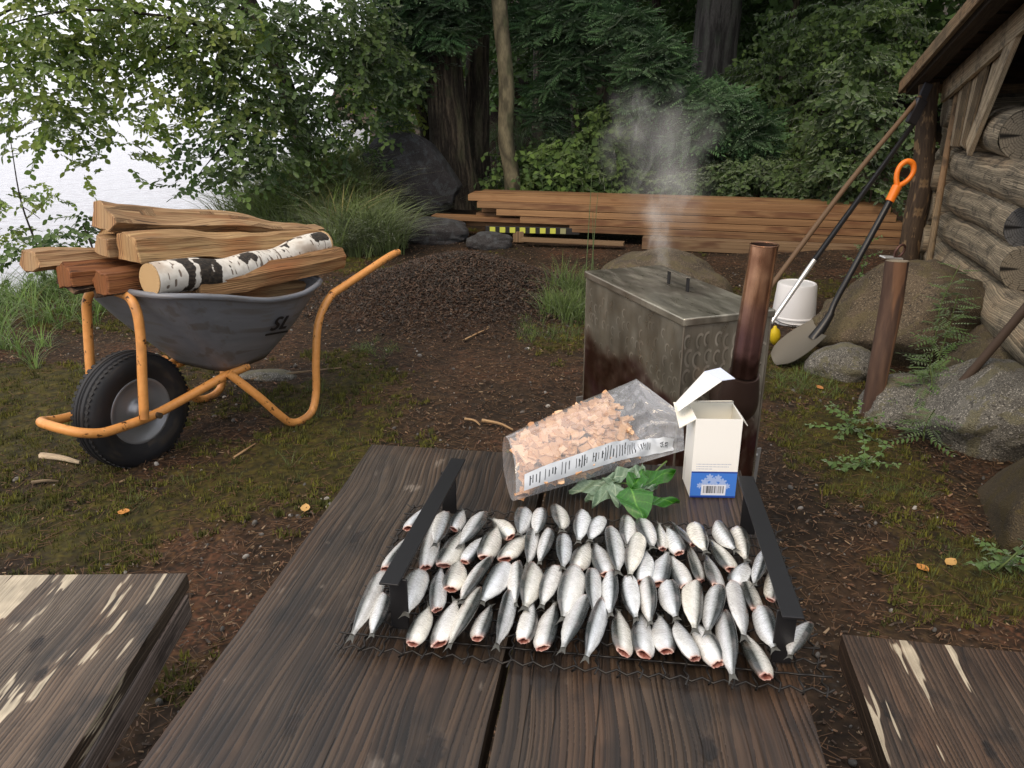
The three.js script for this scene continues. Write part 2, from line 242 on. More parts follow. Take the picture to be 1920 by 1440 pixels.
{
  const r = rng(21), g1 = tuftGeo(14, 3, 0.25, 0.85, 0.013), fine = tuftGeo(16, 5, 0.5, 0.6, 0.014);
  const bank = [], left = [], low = [], shoreG = [];
  const put = (L, x, z, h, c) => { if (x < shoreX(z) + 0.12) return; const b = 0.65 + r() * 0.7; L.push({ p: V(x, groundH(x, z) - 0.01, z), e: [(r() - 0.5) * 0.3, r() * 6.3, (r() - 0.5) * 0.3], s: [h * (0.8 + r() * 0.5), h, h * (0.8 + r() * 0.5)], c: lin(c[0] * b, c[1] * b, c[2] * b) }); };
  for (let i = 0; i < 620; i++) put(bank, -2.0 + (r() + r() - 1) * 0.9, -8.3 + (r() + r() - 1) * 1.5, 0.36 + r() * 0.4, r() < 0.2 ? [0.28, 0.25, 0.09] : [0.2, 0.28, 0.06]);
  for (let i = 0; i < 260; i++) put(bank, -1.25 + (r() + r() - 1) * 0.35, -6.9 + (r() + r() - 1) * 0.5, 0.3 + r() * 0.3, [0.12, 0.17, 0.05]);
  for (let i = 0; i < 1500; i++) { const z = -3.6 - r() * 4.2, x = shoreX(z) + 0.15 + r() * r() * 2.3; put(left, x, z, (0.12 + r() * 0.22), r() < 0.1 ? [0.2, 0.21, 0.06] : [0.13, 0.22, 0.045]); }
  for (let i = 0; i < 2100; i++) { const z = -1.0 - r() * 6, x = (r() - 0.5) * (2.2 - z * 0.98); if (moss(x, z) < 0.34) continue; put(low, x, z, 0.03 + r() * r() * 0.09, [0.10, 0.13, 0.03]); }
  for (const [x, z, n, h, R] of [[0.32, -4.6, 46, 0.2, 0.17], [0.45, -5.0, 30, 0.24, 0.2], [0.2, -4.3, 34, 0.1, 0.22], [1.28, -2.45, 26, 0.055, 0.16], [1.32, -1.95, 26, 0.06, 0.16], [1.38, -3.5, 50, 0.08, 0.22], [-0.75, -4.0, 26, 0.06, 0.2], [1.62, -1.75, 24, 0.09, 0.2]]) for (let i = 0; i < n; i++) put(low, x + (r() + r() - 1) * R, z + (r() + r() - 1) * R, h * (0.6 + r() * 0.7), [0.11, 0.17, 0.035]);
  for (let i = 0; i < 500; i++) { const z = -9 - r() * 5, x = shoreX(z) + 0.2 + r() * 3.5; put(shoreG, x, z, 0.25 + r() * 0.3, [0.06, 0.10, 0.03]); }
  tag(scatter('tall_grass', g1, grassMat, bank), 'tall arching green grass on the bank behind the firewood', 'grass');
  tag(scatter('bank_grass', g1, grassMat, left), 'lush green grass along the shore beside the wheelbarrow', 'grass');
  tag(scatter('short_grass', fine, grassMat, low), 'short sparse grass tufts in the mossy yard', 'grass');
  tag(scatter('woodland_grass', g1, grassMat, shoreG), 'shaded dark grass under the trees by the water', 'grass');
}

/* ------------------------------------------------------------------ trees and bushes */
function barkTex(seed, light, dark, fx, fy) {
  return texPair(256, 512, (u, v) => {
    const w = fbm(u * 8 + seed, v * 5, 3) * 0.5, a = fbm((u + w * 0.18) * fx + seed, v * fy, 4), c = Math.abs(2 * a - 1), f = vn(u * 90, v * 60 + seed), l = fbm(u * 5 + 40 + seed, v * 6, 3);
    let k = clamp(c * 2.4), col = mix3(dark, light, clamp(k * 0.8 + (f - 0.5) * 0.4)); col = mix3(col, [light[0] * 0.8, light[1] * 0.95, light[2] * 0.8], clamp((l - 0.55) * 3) * 0.5);
    return [col[0], col[1], col[2], 40 + 180 * k + 30 * f];
  }, THREE.MirroredRepeatWrapping);
}
function barkMat(seed, light, dark, fx = 10, fy = 3, bump = 0.02) { const [c, b] = barkTex(seed, light, dark, fx, fy); for (const t of [c, b]) rep(t, 1 / 0.7, 1 / 1.4); return M({ map: c, bumpMap: b, bumpScale: bump, roughness: 0.9 }); }
const BARK = { rough: barkMat(1, [112, 100, 84], [38, 32, 26]), grey: barkMat(5, [120, 116, 112], [62, 58, 56], 7, 2, 0.012), smooth: barkMat(9, [128, 120, 96], [70, 66, 52], 4, 5, 0.006), dark: barkMat(13, [78, 66, 54], [26, 20, 16]) };

function leafGeo(len, wid, fold = 0.22, curl = 0.12, serr = 0) {           // an ovate leaf from its stalk along +x
  const o = [[0, 0], [0.22, 0.72], [0.5, 1], [0.78, 0.66], [1, 0]], pos = [], idx = [];
  const P = (t, s, m) => pos.push(len * t, (Math.abs(s) * fold - curl * t * t * 1.2 * len / wid) * wid * 0.5, s * wid * 0.5 * m);
  for (const [t, m] of o) { P(t, 0, 0); P(t, 1, m); P(t, -1, m); }
  for (let i = 0; i < 4; i++) { const a = i * 3, b = a + 3; idx.push(a, a + 1, b, b, a + 1, b + 1, a, b, a + 2, b, b + 2, a + 2); }
  const g = new THREE.BufferGeometry(); g.setAttribute('position', new THREE.Float32BufferAttribute(pos, 3)); g.setIndex(idx); g.computeVertexNormals(); return g;
}
function tinyLeaf(len, wid) { const g = new THREE.BufferGeometry(); g.setAttribute('position', new THREE.Float32BufferAttribute([0, 0, 0, len * 0.45, wid * 0.12, wid * 0.5, len, -len * 0.1, 0, len * 0.45, wid * 0.12, -wid * 0.5], 3)); g.setIndex([0, 1, 2, 0, 2, 3]); g.computeVertexNormals(); return g; }
function spray(n, L, leaf, seed, spreadY = 0.5) {                           // a twig along +x set with leaves on all sides
  const r = rng(seed), out = [], stick = taper([V(0, 0, 0), V(L * 0.5, -0.01, 0), V(L, -0.05 * L, 0)], [0.004, 0.0015], 3, { cap: false, segs: 3 }); stick.deleteAttribute('uv'); out.push(stick.toNonIndexed());
  for (let i = 0; i < n; i++) { const t = (i + 0.6) / n, g = leaf.clone().toNonIndexed(), s = 0.7 + r() * 0.5; g.scale(s, s, s); g.rotateX((r() - 0.5) * 1.4); g.rotateZ((r() - 0.6) * spreadY * 2); g.rotateY((i % 2 ? 1 : -1) * (0.5 + r() * 0.7)); g.translate(L * t, -0.05 * L * t * t, (r() - 0.5) * 0.02); out.push(g); }
  return mergeGeometries(out);
}
function pinnate(pairs, L, lw) {                                             // a compound leaf of paired leaflets
  const out = []; const leaf = tinyLeaf(lw * 3.1, lw);
  for (let i = 0; i < pairs; i++) for (const s of [-1, 1]) { const t = 0.2 + 0.75 * i / pairs, g = leaf.clone().toNonIndexed(), k = 1 - 0.3 * Math.abs(t - 0.5); g.scale(k, k, k); g.rotateY(s * 1.05); g.rotateX(-s * 0.25); g.translate(L * t, -0.18 * L * t * t, 0); out.push(g); }
  const e = leaf.clone().toNonIndexed(); e.translate(L * 0.95, -0.18 * L, 0); out.push(e); return mergeGeometries(out);
}
const LEAF = {
  alder: spray(13, 0.34, leafGeo(0.062, 0.046), 1), big: spray(12, 0.42, tinyLeaf(0.075, 0.055), 2, 0.9), fill: spray(16, 0.9, tinyLeaf(0.17, 0.12), 3, 1.0),
  rowan: mergeGeometries([0, 1, 2, 3, 4].map((i) => { const g = pinnate(7, 0.2, 0.018); g.rotateZ(0.4 - 0.1 * i); g.rotateY(i * 1.25 + 0.3); return g; })),
  small: spray(14, 0.22, tinyLeaf(0.038, 0.03), 4, 1.0),
};
const leafMat = MP({ roughness: 1, transmission: 0.5, thickness: 0, side: THREE.DoubleSide });
const darkLeafMat = MP({ roughness: 1, transmission: 0.3, thickness: 0, side: THREE.DoubleSide });
// clumps: [centre, rx, ry, rz, weight]; leaves are spread through each, thicker towards its skin
function foliage(name, parent, clumps, n, geo, mat, cols, size, seed, droop = 0.35) {
  const r = rng(seed), L = [], tot = clumps.reduce((a, c) => a + (c[4] ?? c[1] * c[2] * c[3]), 0);
  for (const c of clumps) { const k = Math.max(2, Math.round(n * (c[4] ?? c[1] * c[2] * c[3]) / tot)); for (let i = 0; i < k; i++) {
    const d = V(r() * 2 - 1, r() * 2 - 1, r() * 2 - 1); if (d.lengthSq() > 1) { i--; continue; } d.normalize(); const q = Math.cbrt(0.1 + 0.9 * r()) * (0.75 + 0.45 * n3(d.x * 2 + seed, d.y * 2, d.z * 2));
    const p = V(c[0].x + d.x * c[1] * q, c[0].y + d.y * c[2] * q, c[0].z + d.z * c[3] * q), col = cols[Math.floor(r() * cols.length)], b = 0.7 + r() * 0.6;
    const s = size[0] + r() * (size[1] - size[0]); L.push({ p, e: [(r() - 0.5) * 1.2, Math.atan2(-d.z, d.x) + (r() - 0.5) * 2.2, -droop - (r() - 0.5) * 0.9], s, c: lin(col[0] * b, col[1] * b, col[2] * b) });
  } }
  return scatter(name, geo, mat, L, parent);
}
const GREEN = { fresh: [[0.19, 0.28, 0.035], [0.24, 0.31, 0.05], [0.12, 0.2, 0.03]], mid: [[0.09, 0.16, 0.03], [0.11, 0.19, 0.036], [0.07, 0.135, 0.032]], deep: [[0.085, 0.165, 0.035], [0.105, 0.195, 0.05], [0.065, 0.125, 0.03]], blue: [[0.06, 0.145, 0.05], [0.08, 0.175, 0.06], [0.048, 0.115, 0.04]] };
const cl = (px, py, z, r, k = 0.75, w) => [at(px, py, z), r, r * k, r, w];
function makeTree(name, label, [x, z], pts, radii, bark, group, rad = 16) {
  const y = groundH(x, z), t = thing(name, label, 'tree', [x, y, z], 0, group);
  part('trunk', taper([V(0, -0.15, 0), ...pts.map((p) => V(...p))], radii, rad, { amp: 0.16, freq: 9, seed: x * 3 + z, segs: 26 }), bark, t);
  return t;
}
function branch(t, pts, r0, r1, bark) { const o = t.position; return part('branch', taper(pts.map((p) => p.clone().sub(o)), [r0, r1], 7, { amp: 0.1, seed: pts[0].x * 7 }), bark, t); }
function crown(t, clumps, n, geo, mat, cols, size, seed, droop) { const o = t.position; return foliage('crown', t, clumps.map((c) => [c[0].clone().sub(o), ...c.slice(1)]), n, geo, mat, cols, size, seed, droop); }
const above = (x, z, y, r, k = 0.6) => [V(x, y, z), r, r * k, r];

// the shore tree whose boughs hang over the water
{
  const t = makeTree('shore_tree', 'leaning broadleaf tree whose boughs hang over the bright lake', [-2.05, -8.4], [[-0.1, 0.7, 0], [-0.3, 1.5, 0.1], [-0.75, 2.6, 0.3], [-1.0, 4, 0.5], [-1.1, 6, 0.5]], [0.12, 0.09, 0.08, 0.07, 0.05, 0.03], BARK.dark, undefined, 12);
  branch(t, [V(-2.4, 1.9, -8.3), V(-3.0, 2.25, -7.6), V(-3.7, 2.0, -7.0), V(-4.3, 1.6, -6.6)], 0.035, 0.008, BARK.dark);
  branch(t, [V(-2.5, 2.2, -8.2), V(-3.6, 2.9, -7.4), V(-4.9, 2.4, -6.8)], 0.04, 0.008, BARK.dark);
  branch(t, [at(560, 120, -7.6), at(430, 40, -7.2), at(330, 80, -6.9), at(230, 150, -6.6)], 0.018, 0.004, BARK.dark);
  branch(t, [at(420, 60, -7.2), at(300, 30, -6.8), at(130, 20, -6.4), at(-40, 60, -6.2)], 0.016, 0.004, BARK.dark);
  branch(t, [at(560, 180, -7.6), at(480, 210, -7.1), at(420, 270, -6.8), at(370, 330, -6.6)], 0.014, 0.003, BARK.dark);
  crown(t, [
    cl(40, 30, -6.4, 0.42), cl(150, 10, -6.5, 0.35), cl(30, 130, -6.2, 0.42), cl(110, 110, -6.4, 0.34), cl(250, 20, -6.8, 0.34), cl(60, 215, -6.2, 0.3), cl(150, 215, -6.3, 0.27), cl(100, 255, -6.2, 0.2), cl(230, 235, -6.5, 0.24), cl(255, 110, -6.8, 0.3), cl(220, 290, -6.5, 0.2), cl(165, 325, -6.4, 0.1), cl(75, 280, -6.2, 0.12), cl(180, 60, -6.6, 0.16),
    cl(330, 60, -6.9, 0.42), cl(320, 160, -6.8, 0.28), cl(400, 90, -7.1, 0.45), cl(295, 215, -6.6, 0.2), cl(420, 200, -7, 0.36),
  ], 900, LEAF.alder, leafMat, GREEN.fresh, [0.5, 0.95], 101);
  crown(t, [cl(470, 40, -7.2, 0.4), cl(470, 150, -7.2, 0.4), cl(520, 230, -7.4, 0.4), cl(440, 270, -6.9, 0.32), cl(400, 320, -6.8, 0.24), cl(360, 290, -6.7, 0.16), cl(500, 300, -7.2, 0.28), cl(455, 345, -6.9, 0.14), cl(360, 345, -6.7, 0.1), cl(600, 40, -7.8, 0.42), cl(640, 130, -8, 0.34), cl(610, 210, -7.8, 0.36), cl(680, 60, -8.2, 0.42), cl(690, 200, -8.2, 0.34), cl(640, 290, -8.1, 0.3), cl(585, 320, -7.8, 0.2), cl(540, 330, -7.4, 0.16), cl(720, 130, -8.4, 0.4)], 900, LEAF.alder, leafMat, GREEN.mid, [0.6, 1.0], 103);
  crown(t, [above(-3.4, -7.2, 3.2, 1.1), above(-4.6, -6.4, 2.9, 1.0), above(-2.4, -8.2, 3.6, 1.3), above(-3.3, -7.4, 4.8, 1.5), above(-2.2, -8.6, 5.6, 1.4)], 500, LEAF.big, leafMat, GREEN.mid, [1.0, 1.6], 105);
}
// the clump of trunks behind the timber
{
  const G = 'trees behind the timber';
  const up = (dx, dz, h = 9) => [[dx * 0.1, 0.5, dz * 0.1], [dx * 0.35, 1.6, dz * 0.35], [dx * 0.6, 3.2, dz * 0.6], [dx, h, dz]];
  const t1 = makeTree('old_alder', 'thick trunk with deeply furrowed bark behind the dark boulder', [at(852, 350, -9.4).x, -9.4], up(-0.25, 0), [0.34, 0.24, 0.205, 0.19, 0.1], BARK.rough, G, 28);
  const t2 = makeTree('old_alder', 'second furrowed trunk, half hidden by the thickest trunk', [at(893, 350, -10.1).x, -10.1], up(0.1, 0), [0.2, 0.16, 0.14, 0.13, 0.07], BARK.rough, G, 20);
  const t3 = makeTree('old_alder', 'narrow trunk grown close to the thickest trunk, on the lake side', [at(822, 350, -9.7).x, -9.7], up(-0.5, 0.1), [0.15, 0.11, 0.1, 0.09, 0.05], BARK.rough, G, 18);
  const b4 = at(968, 365, -8.7), t4 = makeTree('slender_tree', 'slender pale grey trunk rising from the end of the timber', [b4.x, -8.7], [[-0.05, 0.45, 0], [-0.11, 0.8, 0], [-0.1, 1.3, 0], [-0.17, 2.1, 0], [-0.3, 4, 0.1], [-0.3, 8, 0.1]], [0.1, 0.085, 0.082, 0.08, 0.075, 0.06, 0.03], BARK.smooth, G, 16);
  const t5 = makeTree('big_pine', 'broad grey straight trunk high behind the smoke', [at(1320, 300, -13).x, -13], up(0.1, 0, 12), [0.46, 0.36, 0.33, 0.31, 0.2], BARK.grey, G, 24);
  const specs = [[1082, -11.5, 0.055, 'thin dark stem between the slender tree and the smoke'], [1178, -10.8, 0.03, 'pencil-thin stem rising just left of the smoke'], [1443, -14, 0.07, 'thin stem right of the broad grey trunk'], [1225, -14.5, 0.08, 'dim stem left of the broad grey trunk, top of view'], [1010, -13.5, 0.11, 'dim trunk deep in the shade right of the slender tree'], [1510, -15, 0.08, 'dim stem behind the green bushes near the roof'], [1648, -13, 0.09, 'dim trunk close to the low edge of the roof'], [760, -11.5, 0.07, 'thin trunk among leaves on the lake side of the thick trunks'], [1120, -15, 0.1, 'dim far trunk in the middle of the wood']];
  const thin = specs.map(([px, z, r, l], i) => makeTree('woodland_tree', l, [at(px, 330, z).x, z], up((i % 3 - 1) * 0.3, 0, 8), [r * 1.3, r, r * 0.95, r * 0.85, r * 0.4], i % 2 ? BARK.dark : BARK.rough, G, 10));
  // low hanging boughs in view, then the crowns overhead that shade the wood
  crown(t1, [cl(780, 50, -9.3, 0.45), cl(850, 70, -9.0, 0.26), cl(760, 150, -9.2, 0.28), cl(830, -10, -9.0, 0.4), cl(730, 230, -9.0, 0.2), cl(760, 0, -9.0, 0.45)], 400, LEAF.rowan, darkLeafMat, GREEN.blue, [0.8, 1.3], 111);
  crown(t1, [above(-1.2, -9.4, 4.4, 1.9), above(-0.4, -8.4, 5.4, 1.8), above(-1, -10.5, 6.5, 2.2)], 480, LEAF.fill, darkLeafMat, GREEN.mid, [0.7, 1.1], 112);
  crown(t2, [above(0.2, -10.4, 5, 2.0), above(0.4, -9.4, 7, 2.0)], 340, LEAF.fill, darkLeafMat, GREEN.deep, [0.7, 1.1], 113);
  crown(t3, [above(-1.7, -10, 5.2, 1.7), cl(740, 90, -9.5, 0.45), cl(700, 150, -9.3, 0.36)], 500, LEAF.big, leafMat, GREEN.mid, [1, 1.5], 114);
  crown(t4, [cl(1030, 40, -9.2, 0.4), cl(1080, 110, -9.2, 0.34), cl(1040, 170, -9.3, 0.26), cl(1110, 20, -9.0, 0.4), cl(1020, 220, -9.3, 0.2), cl(905, 20, -9.2, 0.2)], 480, LEAF.rowan, darkLeafMat, GREEN.blue, [0.8, 1.3], 115);
  crown(t4, [above(0.2, -8.6, 4.2, 1.6), above(1.6, -8.6, 4.8, 1.8), above(0.8, -7.6, 6, 1.8)], 380, LEAF.fill, darkLeafMat, GREEN.mid, [0.7, 1.1], 116);
  crown(t5, [above(3, -12, 5.6, 2.6), above(4.4, -11, 7.5, 2.8), above(2, -14, 8, 3)], 560, LEAF.fill, darkLeafMat, GREEN.deep, [0.8, 1.2], 117);
  thin.forEach((t, i) => { const p = t.position; crown(t, [above(p.x, p.z + 0.5, 4.2 + (i % 4) * 0.8, 1.7), above(p.x + (i % 3 - 1) * 1.2, p.z, 6.2, 1.7)], 200, LEAF.fill, darkLeafMat, GREEN.deep, [0.7, 1.1], 130 + i); });
}
// bushes in front of the wood
function bush(name, label, stems, clumps, n, geo, mat, cols, size, seed, droop) {
  const c = clumps[0][0], g = thing(name, label, 'bush', [c.x, groundH(c.x, c.z), c.z], 0, 'bushes at the edge of the wood');
  stems.forEach((s) => part('stem', taper(s.map((p) => p.clone().sub(g.position)), [0.012, 0.004], 6, {}), BARK.dark, g));
  const o = g.position; foliage('foliage', g, clumps.map((k) => [k[0].clone().sub(o), ...k.slice(1)]), n, geo, mat, cols, size, seed, droop); return g;
}
const stemTo = (px, py, z, bx = 0, by = 400) => { const p = at(px, py, z), x = p.x + bx; return [V(x, groundH(x, z) - 0.05, z), V(lerp(x, p.x, 0.5) + 0.04, p.y * 0.55, z), p]; };
bush('rowan_bush', 'bluish green feather-leaved bush behind the rising smoke', [stemTo(1230, 120, -8.4, 0.1), stemTo(1330, 200, -8.2, -0.2), stemTo(1400, 240, -8.0, -0.3)], [cl(1225, 120, -8.3, 0.32), cl(1300, 190, -8.2, 0.26), cl(1230, 190, -8.3, 0.26), cl(1350, 215, -8.0, 0.3), cl(1400, 240, -7.9, 0.24), cl(1175, 60, -8.5, 0.28), cl(1300, 270, -8.1, 0.24), cl(1420, 300, -8, 0.2)], 720, LEAF.rowan, darkLeafMat, GREEN.blue, [0.8, 1.25], 151);
bush('hazel_bush', 'bright leafy sapling standing left of the low roof edge', [stemTo(1610, 170, -7.0), stemTo(1640, 260, -6.8), stemTo(1570, 260, -7.1)], [cl(1615, 110, -7.1, 0.16), cl(1605, 165, -7.0, 0.2), cl(1640, 215, -6.9, 0.24), cl(1590, 235, -7.1, 0.22), cl(1655, 280, -6.8, 0.22), cl(1590, 300, -7, 0.24), cl(1640, 340, -6.8, 0.2), cl(1560, 350, -7.1, 0.22)], 330, LEAF.alder, leafMat, [[0.08, 0.15, 0.035], [0.11, 0.19, 0.04], [0.06, 0.11, 0.03]], [0.6, 1.0], 153);
bush('thicket', 'tall loose green thicket in the shade behind the bright sapling', [stemTo(1520, 120, -9.6), stemTo(1580, 200, -9.4), stemTo(1460, 160, -9.8)], [cl(1520, 60, -9.8, 0.42), cl(1560, 150, -9.5, 0.42), cl(1450, 150, -9.9, 0.42), cl(1640, 50, -9.2, 0.42), cl(1480, 250, -9.3, 0.4), cl(1540, 270, -9.0, 0.34), cl(1690, 130, -8.9, 0.3)], 760, LEAF.big, leafMat, [[0.1, 0.18, 0.035], [0.13, 0.215, 0.04], [0.075, 0.14, 0.03]], [0.6, 1.0], 158);
bush('low_bush', 'low yellow-green bush of small leaves behind the timber', [stemTo(1420, 320, -7.7), stemTo(1480, 330, -7.6)], [cl(1400, 330, -7.7, 0.28), cl(1470, 330, -7.6, 0.26), cl(1350, 340, -7.8, 0.26), cl(1520, 350, -7.4, 0.2), cl(1300, 350, -7.9, 0.22)], 620, LEAF.small, leafMat, [[0.09, 0.16, 0.035], [0.07, 0.13, 0.03]], [0.8, 1.3], 155);
bush('shade_bush', 'dim green undergrowth between the slender trunk and the smoke', [stemTo(1080, 260, -9.2), stemTo(1010, 310, -9)], [cl(1060, 300, -9.0, 0.36), cl(1000, 320, -9.0, 0.3), cl(1130, 280, -9.0, 0.34), cl(1180, 330, -8.8, 0.3), cl(1150, 215, -9.1, 0.26), cl(1090, 350, -8.8, 0.3)], 620, LEAF.big, darkLeafMat, GREEN.mid, [0.7, 1.1], 157);
bush('shore_bush', 'yellow-green leafy bush between the lake and the thick trunks', [stemTo(740, 200, -9.6), stemTo(780, 160, -9.8)], [cl(760, 210, -9.7, 0.26), cl(735, 150, -9.8, 0.3), cl(790, 130, -10, 0.3), cl(690, 260, -9.4, 0.24), cl(660, 330, -9.1, 0.22), cl(620, 350, -8.9, 0.2)], 430, LEAF.alder, leafMat, GREEN.fresh, [0.7, 1.1], 159);
{
  const s1 = thing('sapling', 'bare-stemmed sapling at the water with a few leaves', 'sapling', [at(75, 480, -5.6).x, groundH(at(75, 480, -5.6).x, -5.6), -5.6], 0);
  const o = s1.position, P = (px, py) => at(px, py, -5.6).sub(o);
  part('stem', taper([V(0, -0.1, 0), P(75, 480), P(40, 380), P(20, 265)], [0.012, 0.009, 0.006, 0.003], 6, {}), BARK.dark, s1);
  part('branch', taper([P(38, 385), P(62, 400), P(75, 410)], [0.004, 0.002], 5, {}), BARK.dark, s1);
  part('branch', taper([P(50, 410), P(80, 385), P(100, 365)], [0.004, 0.002], 5, {}), BARK.dark, s1);
  foliage('foliage', s1, [[P(85, 355), 0.09, 0.06, 0.09], [P(100, 375), 0.06, 0.05, 0.06], [P(5, 365), 0.1, 0.07, 0.1], [P(20, 440), 0.12, 0.07, 0.1]], 34, LEAF.alder, leafMat, GREEN.fresh, [0.4, 0.6], 161);
  bush('water_bush', 'small leafy bush at the water behind the wheelbarrow', [stemTo(155, 420, -5.3)], [cl(150, 440, -5.3, 0.2), cl(110, 465, -5.3, 0.16), cl(180, 405, -5.4, 0.08), cl(50, 475, -5.3, 0.16), cl(20, 500, -5.2, 0.14)], 64, LEAF.alder, leafMat, GREEN.mid, [0.5, 0.8], 163);
}
// the wood beyond, one mass that cannot be told apart
{
  const C = [], r = rng(31);
  for (let i = 0; i < 170; i++) { const z = -11 - r() * 15, x = lerp(-1.2, 13, r()) + (-z - 11) * 0.06; if (x < shoreX(z) + 1.6) continue; const ang = x / -z; if (z > -14.6 && (Math.abs(ang - 0.245) < 0.13 || Math.abs(ang + 0.03) < 0.13)) continue; C.push([V(x, groundH(x, z) + 0.3 + r() * 4.5, z), 1.0 + r() * 0.6, 0.8, 1.0 + r() * 0.5]); }
  for (let i = 0; i < 40; i++) { const z = 2 - r() * 12, x = 4.6 + r() * 5; C.push([V(x, 0.5 + r() * 6, z), 1.2, 1.0, 1.2]); }
  const o = foliage('woodland_foliage', scene, C, 14000, LEAF.fill, darkLeafMat, GREEN.deep, [0.6, 1.1], 171); tag(o, 'deep green foliage of the shaded wood behind everything', 'woodland');
}

/* ------------------------------------------------------------------ wood materials */
// weathered board: u across (0..wid m), v along (0..len m); knots bend the grain round themselves
function boardTex(seed, W, H, wid, len, dark, light, o = {}) {
  const { knots = [], grey = 0, paint = 0, paintBias = () => 0, spots = 0, warm = 0.5, contrast = 1, paintCol = [196, 184, 164] } = o, r = rng(seed * 97 + 5);
  const sp = []; for (let i = 0; i < spots; i++) sp.push([r() * wid, r() * len, 0.002 + r() * r() * 0.012, 0.1 + r() * r() * 0.5, r() * 9]);
  const cr = []; for (let i = 0; i < 9; i++) cr.push([r() * wid, r() * len, 0.1 + r() * 0.5, r() * 9]);
  return texPair(W, H, (u, v) => {
    const x = u * wid, y = v * len; let g = x + 0.012 * (fbm(y * 2.2 + seed, 3.3, 3) - 0.5) * 4, kn = 0;
    for (const [kx, ky, kr] of knots) { const dx = x - kx, dy = (y - ky) * 0.42, d = Math.hypot(dx, dy) / kr; g += dx / (d * d * 1.6 + 0.9) * 0.75; kn = Math.max(kn, 1 - ss(0.55, 1.1, d + (vn(x * 300, y * 300) - 0.5) * 0.3)); }
    const ph = g * 120 + 9 * fbm(g * 14 + seed * 3, y * 0.9 + seed, 3), saw = ph - Math.floor(ph), ring = 0.55 * (1 - saw * saw) * (0.6 + 0.8 * hsh(Math.floor(ph), seed)) + 0.45 * fbm(g * 34 + seed * 3, y * 1.1 + seed, 3), fib = vn(g * 800 + seed, y * 9), fib2 = vn(g * 300, y * 22), broad = fbm(x * 12 + seed * 5, y * 3.2, 3), blot = fbm(x * 26 + 3, y * 18 + seed, 3);
    let k = clamp((ring - 0.5) * 1.6 * contrast + 0.5 + (fib - 0.5) * 0.34 + (fib2 - 0.5) * 0.26 + (broad - 0.5) * 0.5);
    let c = mix3(dark, light, k); c = mix3(c, [c[0] * 1.16, c[1] * 0.92, c[2] * 0.74], clamp((broad - 0.42) * 3) * warm); c = mix3(c, [c[0] * 0.5, c[1] * 0.5, c[2] * 0.52], clamp((blot - 0.58) * 4) * 0.7);
    if (grey) { const w = clamp((fbm(x * 9 + 31, y * 5 + seed, 4) - 0.4) * 3.2) * grey; c = mix3(c, [74 + 46 * k, 67 + 43 * k, 58 + 40 * k], w * (0.35 + 0.5 * fib2)); }
    let h = 110 + 70 * (ring - 0.5) * 2 + 50 * (fib - 0.5);
    for (const [cx, cy, cl_, s] of cr) { const dy = y - cy; if (Math.abs(dy) < cl_ * 0.5) { const d = Math.abs(x - cx - 0.006 * (fbm(y * 14 + s, s, 2) - 0.5)), q = 1 - ss(0, 0.0016 * (1 - Math.abs(dy) / cl_ * 1.6), d); if (q > 0) { c = mix3(c, [14, 11, 9], q * 0.85); h -= 90 * q; } } }
    if (kn > 0) { const d = fbm(x * 160, y * 70, 2); c = mix3(c, mix3([10, 7, 5], [44, 31, 22], d), kn * 0.95); c = mix3(c, [92, 78, 62], 0.3 * kn * (1 - kn) * 4 * d); h -= 40 * kn; }
    for (const [sx, sy, sr, a, s] of sp) { if (Math.abs(y - sy) > sr * 4 || Math.abs(x - sx) > sr * 1.8) continue; const d = Math.hypot(x - sx, (y - sy) * (0.35 + 0.06 * s)) / sr; if (d < 1.7) { const q = (1 - ss(0.2, 1.4, d + (fbm(x * 210 + s, y * 90, 2) - 0.5) * 2.2)) * a * (0.25 + 0.9 * fib); c = mix3(c, [168, 160, 150], q); } }
    if (paint > 0) { const p = fbm(g * 46 + seed, y * 5.5, 3) * 0.62 + fbm(g * 150 + seed, y * 13, 2) * 0.38, q = ss(0, 0.035, p - (1 - paint) + paintBias(x, y)); if (q > 0) { const w = vn(x * 90, y * 60); c = mix3(c, [paintCol[0] * (0.85 + 0.2 * w), paintCol[1] * (0.85 + 0.2 * w), paintCol[2] * (0.83 + 0.2 * w)], q * (0.75 + 0.25 * fib)); h += 35 * q; } }
    return [c[0], c[1], c[2], h];
  }, THREE.MirroredRepeatWrapping);
}
function boardMat(t, wid, len, bump, rough, extra = {}) { for (const q of t) rep(q, 1 / wid, 1 / len); return M({ map: t[0], bumpMap: t[1], bumpScale: bump, roughness: rough, ...extra }); }
const off = (m, x, y) => { const c = m.clone(); for (const k of ['map', 'bumpMap']) if (c[k]) { c[k] = c[k].clone(); c[k].offset.set(x, y); c[k].needsUpdate = true; } return c; };
const TB = [[20, 14, 10], [70, 56, 43]];
const tableL = boardMat(boardTex(1, 512, 2048, 0.306, 1.5, ...TB, { knots: [[0.118, 0.861, 0.009], [0.26, 0.843, 0.014], [0.07, 1.2, 0.009]], spots: 110, warm: 0.3, grey: 0.42, contrast: 0.75 }), 0.306, 1.5, 0.003, 0.46);
const tableR = boardMat(boardTex(2, 512, 2048, 0.306, 1.5, ...TB, { knots: [[0.2, 0.896, 0.01]], spots: 60, warm: 0.4, grey: 0.25, contrast: 0.75, paint: 0.42, paintBias: (x, y) => -0.5 + 0.48 * Math.exp(-(((y - 1.335) / 0.05) ** 2 + ((x - 0.2) / 0.08) ** 2)) }), 0.306, 1.5, 0.003, 0.46);
